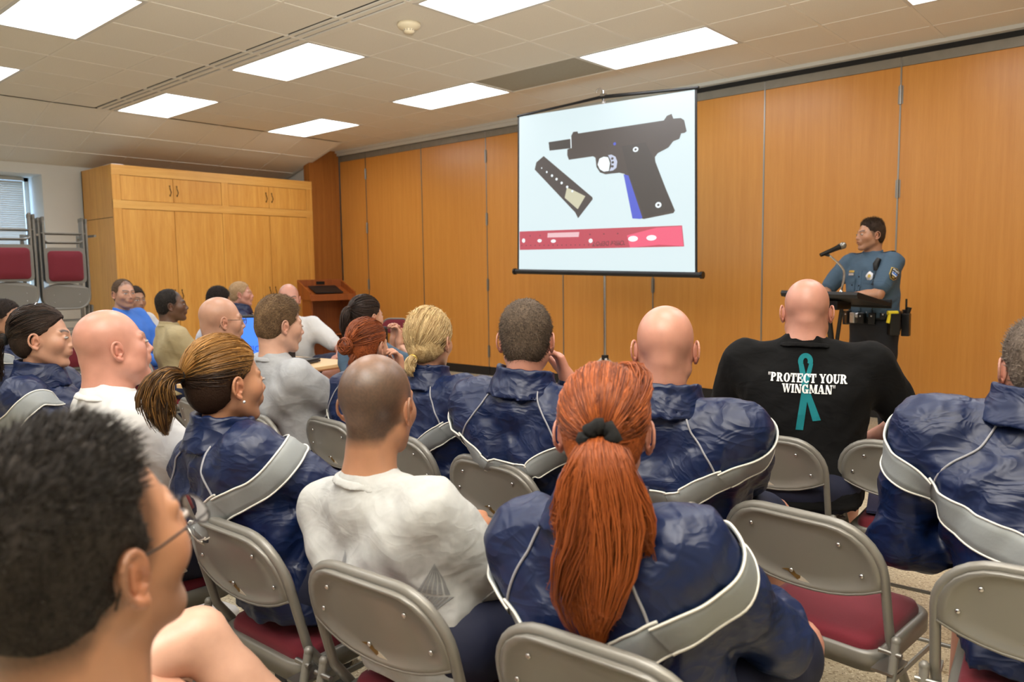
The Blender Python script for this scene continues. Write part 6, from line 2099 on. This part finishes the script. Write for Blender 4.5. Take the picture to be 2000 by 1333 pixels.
# 12 blonde
BL = ((150, 118, 72), (222, 196, 146))
def hair12(s):
    tie = (-.01, -.105, -.050)
    s.hair_shell((.010, .014, .018), 'pulled', lump=.005, nape=-.085)
    s.combed(1200, tie, .0013, thick=.015)
    s.fuzz(500, .014, .0009, .3, (0, -.5, -.1), rnd=.6, zmin=.0)
    s.tail([tie, (-.015, -.125, -.065), (-.02, -.130, -.095), (-.015, -.120, -.125)], [.014, .022, .020, .006], 260, .0013, seedn=13, wave=.012)
    s.tie_((-.012, -.114, -.056), .014, .005, (0, -1, -.5), m='gold', lump=False)
person('blonde woman in a navy jacket with hair gathered at the nape', (-2.19, 2.13), 4, (-2.224, 2.035, 1.212), 18, -2, sex='f', skin='fair', hair=hair12, hcol=BL, h=.009, hh=.0036, brow=(150, 120, 80), scale=1.05, wide=1.10, bulk=1.1, eyes='paint', seedv=5.5)
# 10 auburn bun
def hair10(s):
    tie = (-.02, -.112, .015)
    s.hair_shell((.008, .009, .010), 'pulled', nape=-.082)
    s.combed(800, tie, .0013, thick=.009)
    s.bun((-.025, -.135, .005), (.036, .030, .038), 150, r=.0015)
    s.tail([(0, -.10, -.04), (0, -.118, -.07), (0, -.120, -.10)], [.02, .018, .006], 120, .0012, name='nape_hair', seedn=3, wave=.006)
person('auburn-haired woman with a messy bun, in a navy jacket by the table', (-2.64, 2.14), 2, (-2.643, 2.062, 1.164), 14, -4, sex='f', skin='fair', hair=hair10, hcol=((92, 40, 18), (172, 92, 46)), h=.010, hh=.0048, brow=(120, 70, 40), eyes='paint', scale=1.0, wr=(.08, .03, .93), pr=(.8, .2, -.9), handd={1: ((-.1, -.1, 1), (.3, .8, .0), 1.1, 1), -1: ((.2, 1, -.1), (-.2, 0, 1), .5, -1)}, seedv=8.1)
# 9 young man
def hair9(s):
    s.hair_shell((.005, .007, .014), 'short', lump=.002)
    s.fuzz(5500, .012, .0006, .22, (0, .5, .0), rnd=.32, bias=lambda p: np.clip((p[:, 2] + .02) / .09, .25, 1))
person('young man with short light brown hair in a pale grey shirt, looking down', (-3.02, 2.02), -6, (-3.035, 1.889, 1.258), -10, -7, skin='pale', top='tee_grey2', hair=hair9, hcol=((66, 48, 32), (132, 106, 76)), stubble=.5, h=.010, hh=.0036, brow=(110, 84, 58), wide=1.02, seedv=9.0)
# 8 bald with glasses
person('bald man with thin glasses in a navy jacket beside the blue monitor', (-3.585, 2.01), -8, (-3.597, 1.902, 1.255), -14, -2, skin='fair', hair='bald', stubble=.18, hcol=((110, 80, 60), (110, 80, 60)), h=.010, hh=.0036, extra=lambda s: s.specs(), brow=(110, 80, 58), wide=1.08, seedv=2.9)
# 16 man at the right edge
def hair16(s):
    s.hair_shell((.004, .006, .007), 'receding', lump=.001); s.fuzz(900, .008, .0010)
person('stout man at the right edge in a navy jacket, leaning forward', (-.13, 2.09), 10, (-.255, 2.215, 1.240), 22, -4, skin='pink', hair=hair16, hcol=((60, 50, 42), (130, 116, 104)), stubble=.6, h=.009, hh=.004, bulk=1.28, wide=1.22, neck=1.2, eyes='paint', brow=(90, 70, 54), scale=1.06, sh_drop=.03, necklen=.105, wl=(-.17, .27, .62), wr=(.16, .40, .66), pl=(-1.0, -.5, -.6), seedv=5.9, knees={(-1, 'k'): (-.20, .36, .525), (-1, 'a'): (-.24, .30, .085)})
# 15 black printed shirt
def ex15(s):
    zt = s.C7[2]; cx = s.C7[0] * .5 + .012; b = s.bvh
    zc = zt - .070
    rib = []
    n = 14
    for i in range(n):   # loop
        a0 = R(-28 + 236 * i / n); a1 = R(-28 + 236 * (i + 1) / n)
        f = lambda a, rx, rz: (cx - .003 + rx * math.cos(a), zc + .018 + rz * math.sin(a) + .006)
        rib.append([f(a0, .026, .030), f(a1, .026, .030), f(a1, .008, .012), f(a0, .008, .012)])
    rib.append([(cx - .026, zc + .012), (cx - .004, zc + .004), (cx + .030, zc - .110), (cx + .050, zc - .180), (cx + .075, zc - .172), (cx + .045, zc - .100)][0:0] or [(cx - .027, zc + .016), (cx - .010, zc + .016), (cx + .014, zc - .075), (cx - .010, zc - .075)])
    rib.append([(cx + .010, zc + .016), (cx + .024, zc + .016), (cx + .008, zc - .075), (cx - .012, zc - .075)])
    rib.append([(cx - .010, zc - .075), (cx + .014, zc - .075), (cx - .002, zc - .225), (cx - .028, zc - .225)])
    rib.append([(cx - .004, zc - .075), (cx + .014, zc - .075), (cx + .058, zc - .185), (cx + .030, zc - .190)])
    decal(s, rib, MT['teal'], 'ribbon_print', .002)
    decal(s, slab_text('"PROTECT YOUR', .032, cx + .004, zt - .122, .80), MT['print_white'], 'slogan_print', .0045, sub=1)
    decal(s, slab_text('WINGMAN"', .032, cx + .012, zt - .160, .80), MT['print_white'], 'slogan_print', .0045, sub=1)
person('bald broad man in a black shirt printed with a teal ribbon and slogan', (-1.09, 2.93), 16, (-1.103, 2.972, 1.318), 21, -3, skin='pink', top='tee_black', hair='bald', stubble=.10, hcol=((140, 100, 84), (140, 100, 84)), h=.009, hh=.004, eyes=False, bulk=1.2, wide=1.24, neck=1.18, extra=ex15, scale=1.05, wl=(-.16, .34, .64), wr=(.20, .34, .64), pl=(-1.0, -.2, -.4), pr=(1.0, -.2, -.4), seedv=6.0, necklen=.122)
# ---------------------------------------------------------------- far group
def hair11(s):
    tie = (0, -.106, .050)
    s.hair_shell((.008, .009, .012), 'pulled', nape=-.082)
    s.combed(500, tie, .0018, thick=.010)
    s.tail([tie, (0, -.142, .055), (0, -.160, .02), (0, -.156, -.05), (0, -.146, -.11)], [.014, .024, .032, .034, .018], 260, .0020, seedn=15, wave=.003)
    s.tie_((0, -.118, .052), .015, .006, (0, -1, .2), lump=False)
def ex11(s):
    for sd in (-1, 1):
        s.strip(s.bvh, [s.C7 + A3(sd * .07, .0, .0), s.S[sd] + A3(0, 0, .07)], .035, 'shoulder_strap', MT['police_shirt'], s.tops, lift=.006, n=12)
person('woman in a blue-grey uniform shirt with a dark glossy ponytail', (-3.60, 2.92), -4, (-3.618, 2.816, 1.222), -2, -2, sex='f', skin='fair', top='police_shirt', bottom='uniform_dark', hair=hair11, hcol=((22, 15, 12), (70, 52, 42)), h=.011, hh=.0048, extra=ex11, wl=(-.03, .10, .94), pl=(-.8, .2, -.8), wr=(.04, .09, .93), pr=(.9, .2, -.8), scale=1.06, wide=1.12, eyes='paint', handd={1: ((-.2, .1, 1), (.3, .9, 0), 1.0, 1), -1: ((.2, .1, 1), (-.3, .9, 0), 1.0, -1)}, brow=(30, 22, 16))
person('young dark-haired man in navy at the far left edge', (-5.56, 1.60), -40, (-5.552, 1.513, 1.226), -48, -4, skin='olive', hair='crop', hcol=((24, 18, 15), (52, 42, 36)), stubble=.8, h=.012, hh=.0055, brow=(20, 14, 11), eyes='paint')
person('man in a bright blue shirt turning to look at the camera', (-6.66, 2.76), -58, (-6.675, 2.679, 1.333), -84, -1, skin='fair', top='blue_shirt', bottom='denim', hair='recede', hcol=((66, 50, 38), (104, 84, 66)), stubble=.7, h=.012, hh=.0055, eyes='paint', beard=.25, brow=(60, 44, 32), knees={(-1, 'k'): (-.18, .40, .53), (1, 'k'): (.18, .40, .53)})
person('dark-haired man half hidden behind the blue shirt', (-7.14, 3.03), -60, (-7.117, 2.95, 1.262), -82, -2, skin='olive', top='tee_white', hair='short', hcol=((40, 32, 26), (70, 58, 48)), h=.014, hh=.0055, eyes='paint')
person('man with greying temples in a khaki shirt, in profile', (-5.68, 2.69), -14, (-5.684, 2.606, 1.258), -24, 3, skin='dark', top='khaki', bottom='denim', hair='recede', hcol=((20, 17, 15), (58, 52, 48)), stubble=.8, h=.011, hh=.0048, eyes='paint', beard=.15, brow=(18, 14, 12), bulk=1.12, wide=1.1, seedv=3.1)
person('dark-haired man in white leaning over the far table', (-6.518, 3.260), -32, (-6.388, 3.390, 1.25), -6, -14, skin='tan', top='tee_white', hair='short', hcol=((22, 17, 14), (48, 38, 32)), h=.012, hh=.0055, eyes='paint', wide=1.2, bulk=1.15, wl=(-.06, .40, .78), wr=(.20, .40, .78))
person('fair crew-cut man in a navy jacket, in profile before the cabinet', (-6.902, 3.949), -30, (-6.872, 3.839, 1.29), -36, 2, skin='pink', hair='crop', hcol=((150, 120, 86), (196, 166, 128)), stubble=.6, h=.012, hh=.0055, eyes='paint', brow=(170, 136, 100))
person('bald man in a white shirt facing the camera, forearm on his bare knee', (-5.38, 3.42), -120, (-5.286, 3.362, 1.282), -118, -4, skin='pink', top='tee_white', hair='buzz', hcol=((110, 84, 66), (110, 84, 66)), stubble=.35, h=.012, hh=.0055, eyes='paint', brow=(80, 58, 44), wl=(-.36, .48, .78), pl=(-.6, -.2, -.6), knees={(-1, 'k'): (-.34, .46, .70), (-1, 'a'): (-.10, .60, .46), (1, 'k'): (.12, .40, .53), (1, 'a'): (.12, .42, .085)})
# ---------------------------------------------------------------- the officer
def hair23(s):
    s.hair_shell((.002, .004, .008), 'short', lump=.001)
    s.fuzz(3000, .018, .0010, .6, (0, .35, .5), rnd=.6, bias=lambda p: np.clip((p[:, 2] - .06) / .05, .12, 1))
def ex23(s):
    T = s.tops; f = s.fs; b = s.bvh_top
    def nr(p):
        r_ = b.find_nearest(Vector(p)); return np.array(r_[0]), np.array(r_[1])
    z = s.C7[2]
    # placket, buttons, pockets
    s.strip(b, [(s.C7[0], .3, z - .09), (s.C7[0], .35, z - .28), (s.C7[0], .3, z - .5)], .030, 'placket', MT['police_shirt'], T, lift=.003)
    for i in range(5):
        p, n = nr((s.C7[0], .35, z - .12 - .075 * i)); MB().ball(tuple(p + n * .005), .0055, 8).build('button', MT['patch_dark'], T)
    for sd in (-1, 1):
        x = s.C7[0] + sd * .085
        decal(s, [[(x - .046, z - .275), (x + .046, z - .275), (x + .046, z - .185), (x - .046, z - .185)]], MT['police_shirt'], 'pocket', .005, 1, b)
        decal(s, [[(x - .048, z - .200), (x, z - .212), (x + .048, z - .200), (x + .048, z - .170), (x - .048, z - .170)]], MT['police_shirt'], 'pocket_flap', .009, 1, b)
        p, n = nr((x, .3, z - .198)); MB().ball(tuple(p + n * .010), .005, 8).build('button', MT['patch_dark'], T)
        s.strip(b, [s.C7 + A3(sd * .07, .0, .0), s.S[sd] + A3(0, 0, .07)], .038, 'shoulder_strap', MT['police_shirt'], T, lift=.006, n=12)
    # name plate, ribbon bar and badge
    x = s.C7[0] + .085
    decal(s, [[(x - .030, z - .128), (x + .030, z - .128), (x + .030, z - .112), (x - .030, z - .112)]], MT['gold'], 'name_plate', .006, 1, b)
    decal(s, [[(x - .028, z - .150), (x + .028, z - .150), (x + .028, z - .134), (x - .028, z - .134)]], MT['silver'], 'award_bar', .006, 1, b)
    x = s.C7[0] - .085
    decal(s, [[(x + .026 * math.cos(R(a)) * (1 + .12 * math.cos(R(a * 5))), z - .155 + .032 * math.sin(R(a)) * (1 + .1 * math.sin(R(a * 5)))) for a in range(0, 360, 15)]], MT['silver'], 'badge', .010, 1, b)
    decal(s, [[(x + .012 * math.cos(R(a)), z - .155 + .014 * math.sin(R(a))) for a in range(0, 360, 30)]], MT['gold'], 'badge_seal', .012, 1, b)
    MB().tube([tuple(nr((x - .035, .3, z - .17))[0] + A3(0, .008, 0)), tuple(nr((x - .035, .3, z - .21))[0] + A3(0, .008, 0))], .0035, 6).build('pen', MT['black'], T)
    # shoulder microphone with coiled lead
    p, n = nr(s.S[-1] + A3(.075, .12, .0))
    MB().tube([tuple(p + n * .018 + A3(0, .0, -.045)), tuple(p + n * .022), tuple(p + n * .016 + A3(0, -.02, .04))], [.020, .024, .018], 10).build('radio_microphone', MT['black'], T)
    pts = []
    for i in range(90):
        t = i / 89; c = p + A3(.0, .03, -.05) * (1 - t) + (A3(.02, .03, -.42)) * t
        q, _n = nr(c); pts.append(tuple(q + A3(0, .012, 0) + .006 * A3(math.cos(i * 1.1), .3, math.sin(i * 1.1))))
    MB().tube(pts, .0022, 5).build('coiled_lead', MT['black'], T)
    # sleeve patch
    S, E = s.S[-1], s.E[-1]
    c = S + (E - S) * .42; ad = (E - S) / np.linalg.norm(E - S); out = A3(-1, .25, .1); out -= ad * (out @ ad); out /= np.linalg.norm(out); sd_ = np.cross(ad, out)
    def pt(u, v, lift):
        r_ = b.ray_cast(Vector(c + sd_ * u - ad * v + out * .3), Vector(-out)); q = np.array(r_[0]) if r_[0] is not None else c + sd_ * u - ad * v + out * .07
        return tuple(q + out * lift)
    shp = [(-.040, .038), (0, .046), (.040, .038), (.036, -.02), (.016, -.046), (-.016, -.046), (-.036, -.02)]
    def patch(shape, lift, m, nm, fine=True):
        bm = bmesh.new(); fc = bm.faces.new([bm.verts.new((u, v, 0)) for u, v in shape]); bmesh.ops.triangulate(bm, faces=[fc])
        for _ in range(2):
            bmesh.ops.subdivide_edges(bm, edges=bm.edges[:], cuts=1); bmesh.ops.triangulate(bm, faces=bm.faces[:])
        bm.verts.index_update()
        MB().add([pt(v.co.x, v.co.y, lift) for v in bm.verts], [[v.index for v in q.verts] for q in bm.faces]).build(nm, m, T); bm.free()
    patch(shp, .004, MT['gold'], 'sleeve_patch')
    patch([(u * .88, v * .88) for u, v in shp], .0065, MT['patch_dark'], 'patch_field')
    patch([(-.026, .010), (.026, .010), (.022, -.016), (-.022, -.016)], .009, MT['print_white'], 'patch_scene')
    patch([(-.024, .004), (-.01, .010), (.0, .002), (.012, .010), (.024, .002), (.022, -.006), (-.022, -.006)], .011, MT['blue_shirt'], 'patch_mountains')
    patch([(-.016, -.022), (.016, -.022), (.008, -.036), (-.008, -.036)], .009, MT['gold'], 'patch_foot')
    me = text_mesh('POLICE', .017, .0006)
    flip = 1 if (np.cross(sd_, -ad) @ out) > 0 else -1
    for v in me.vertices: v.co = Vector(pt(v.co.x * flip, v.co.y + .024, .010))
    me.materials.clear(); me.materials.append(MT['print_white']); link('patch_lettering', me, None, T)
    # duty belt
    P = s.pel; zb = P[2] + .075
    Bl = empty('duty_belt', (0, 0, 0)); Bl.parent = s.root
    ax_, ay_ = .196 * f, .158 * f
    v = []; fcs = []; n = 48
    for (rr_, zz) in ((0, -.028), (.008, -.028), (.008, .028), (0, .028)):
        for i in range(n):
            a = 2 * math.pi * i / n; v.append((P[0] + (ax_ + rr_) * math.cos(a), P[1] + (ay_ + rr_) * math.sin(a), zb + zz))
    for q in range(4):
        for i in range(n):
            j = (i + 1) % n; w_ = (q + 1) % 4
            fcs.append((q * n + i, q * n + j, w_ * n + j, w_ * n + i))
    MB().add(v, fcs, True).build('belt_strap', MT['belt'], Bl)
    def pouch(deg, w, h_, d, dz=0, m='belt', nm='pouch', snap=True, bev=.006):
        a = R(deg); c = A3(P[0] + ax_ * math.cos(a), P[1] + ay_ * math.sin(a), zb + dz); no = A3(math.cos(a) / ax_, math.sin(a) / ay_, 0); no /= np.linalg.norm(no); tg = A3(-no[1], no[0], 0)
        bb = MB().box(-w / 2, w / 2, 0, d, -h_ / 2, h_ / 2, bev)
        bb.v = [tuple(c + tg * x + no * (y + .006) + A3(0, 0, zz)) for x, y, zz in bb.v]
        o = bb.build(nm, MT[m], Bl)
        if snap:
            MB().ball(tuple(c + no * (d + .008) + A3(0, 0, h_ * .22)), .0065, 8).build('snap', MT['silver'], Bl)
        return c, no, tg
    pouch(97, .052, .075, .040, -.02); pouch(118, .048, .085, .038, -.02); pouch(75, .050, .08, .036, -.02, m='silver', nm='cuff_case')
    pouch(138, .036, .05, .03, 0); pouch(55, .055, .10, .04, -.02)
    c, no, tg = pouch(160, .075, .16, .055, -.06, nm='holster', snap=False)
    MB().box(0, 0.001, 0, .001, 0, .001)
    # yellow stun-gun grip before the hip
    a = c + no * .045 + A3(0, 0, .085)
    g = MB(); fwd = -tg
    for (p0, p1, r_) in ((a + fwd * .055, a - fwd * .02, .015), (a + fwd * .035, a + fwd * .050 + A3(0, 0, -.075), .013)):
        g.tube([tuple(p0), tuple(p0 * .5 + p1 * .5), tuple(p1)], r_, 8)
    g.build('stun_gun_grip', MT['yellow'], Bl)
    c, no, tg = pouch(200, .06, .17, .055, -.07, nm='holster', snap=False)
    MB().tube([tuple(c + no * .04 + A3(0, 0, .08)), tuple(c + no * .05 + A3(0, 0, .13))], [.016, .02], 8).build('pistol_grip', MT['black'], Bl)
    c, no, tg = pouch(222, .05, .12, .045, -.02, nm='radio_case', snap=False)
    MB().tube([tuple(c + no * .03 + A3(0, 0, .05)), tuple(c + no * .03 + A3(0, 0, .14))], .007, 8).build('radio_aerial', MT['black'], Bl)
    pouch(20, .06, .11, .05, -.03, nm='holster', snap=False)
    MB().tube([(P[0] - .03, P[1] + ay_ + .012, zb), (P[0] + .03, P[1] + ay_ + .012, zb)], .022, 8).build('buckle', MT['silver'], Bl)
person('police officer in a blue-grey uniform shirt standing at the lectern', (-1.80, 6.23), 157, (-1.826, 6.195, 1.712), 136, 0, skin='tan', top='police_shirt', bottom='uniform_dark', hair=hair23, hcol=((30, 22, 17), (84, 64, 48)), stubble=.8, h=.0085, hh=.0036, eyes=True, beard=.12, brow=(30, 20, 14), extra=ex23, stand=True, scale=.985, wide=1.1, bulk=1.08, mouth_open=True, wl=(.02, .33, 1.135), pl=(-1, -.35, -.2), wr=(.16, .30, 1.15), pr=(1, -.3, -.5), handd={-1: ((.9, .45, .02), (0, .1, 1), .35, -1), 1: ((-.1, 1, .12), (.3, -.1, 1), .3, 1)}, seedv=4.4)
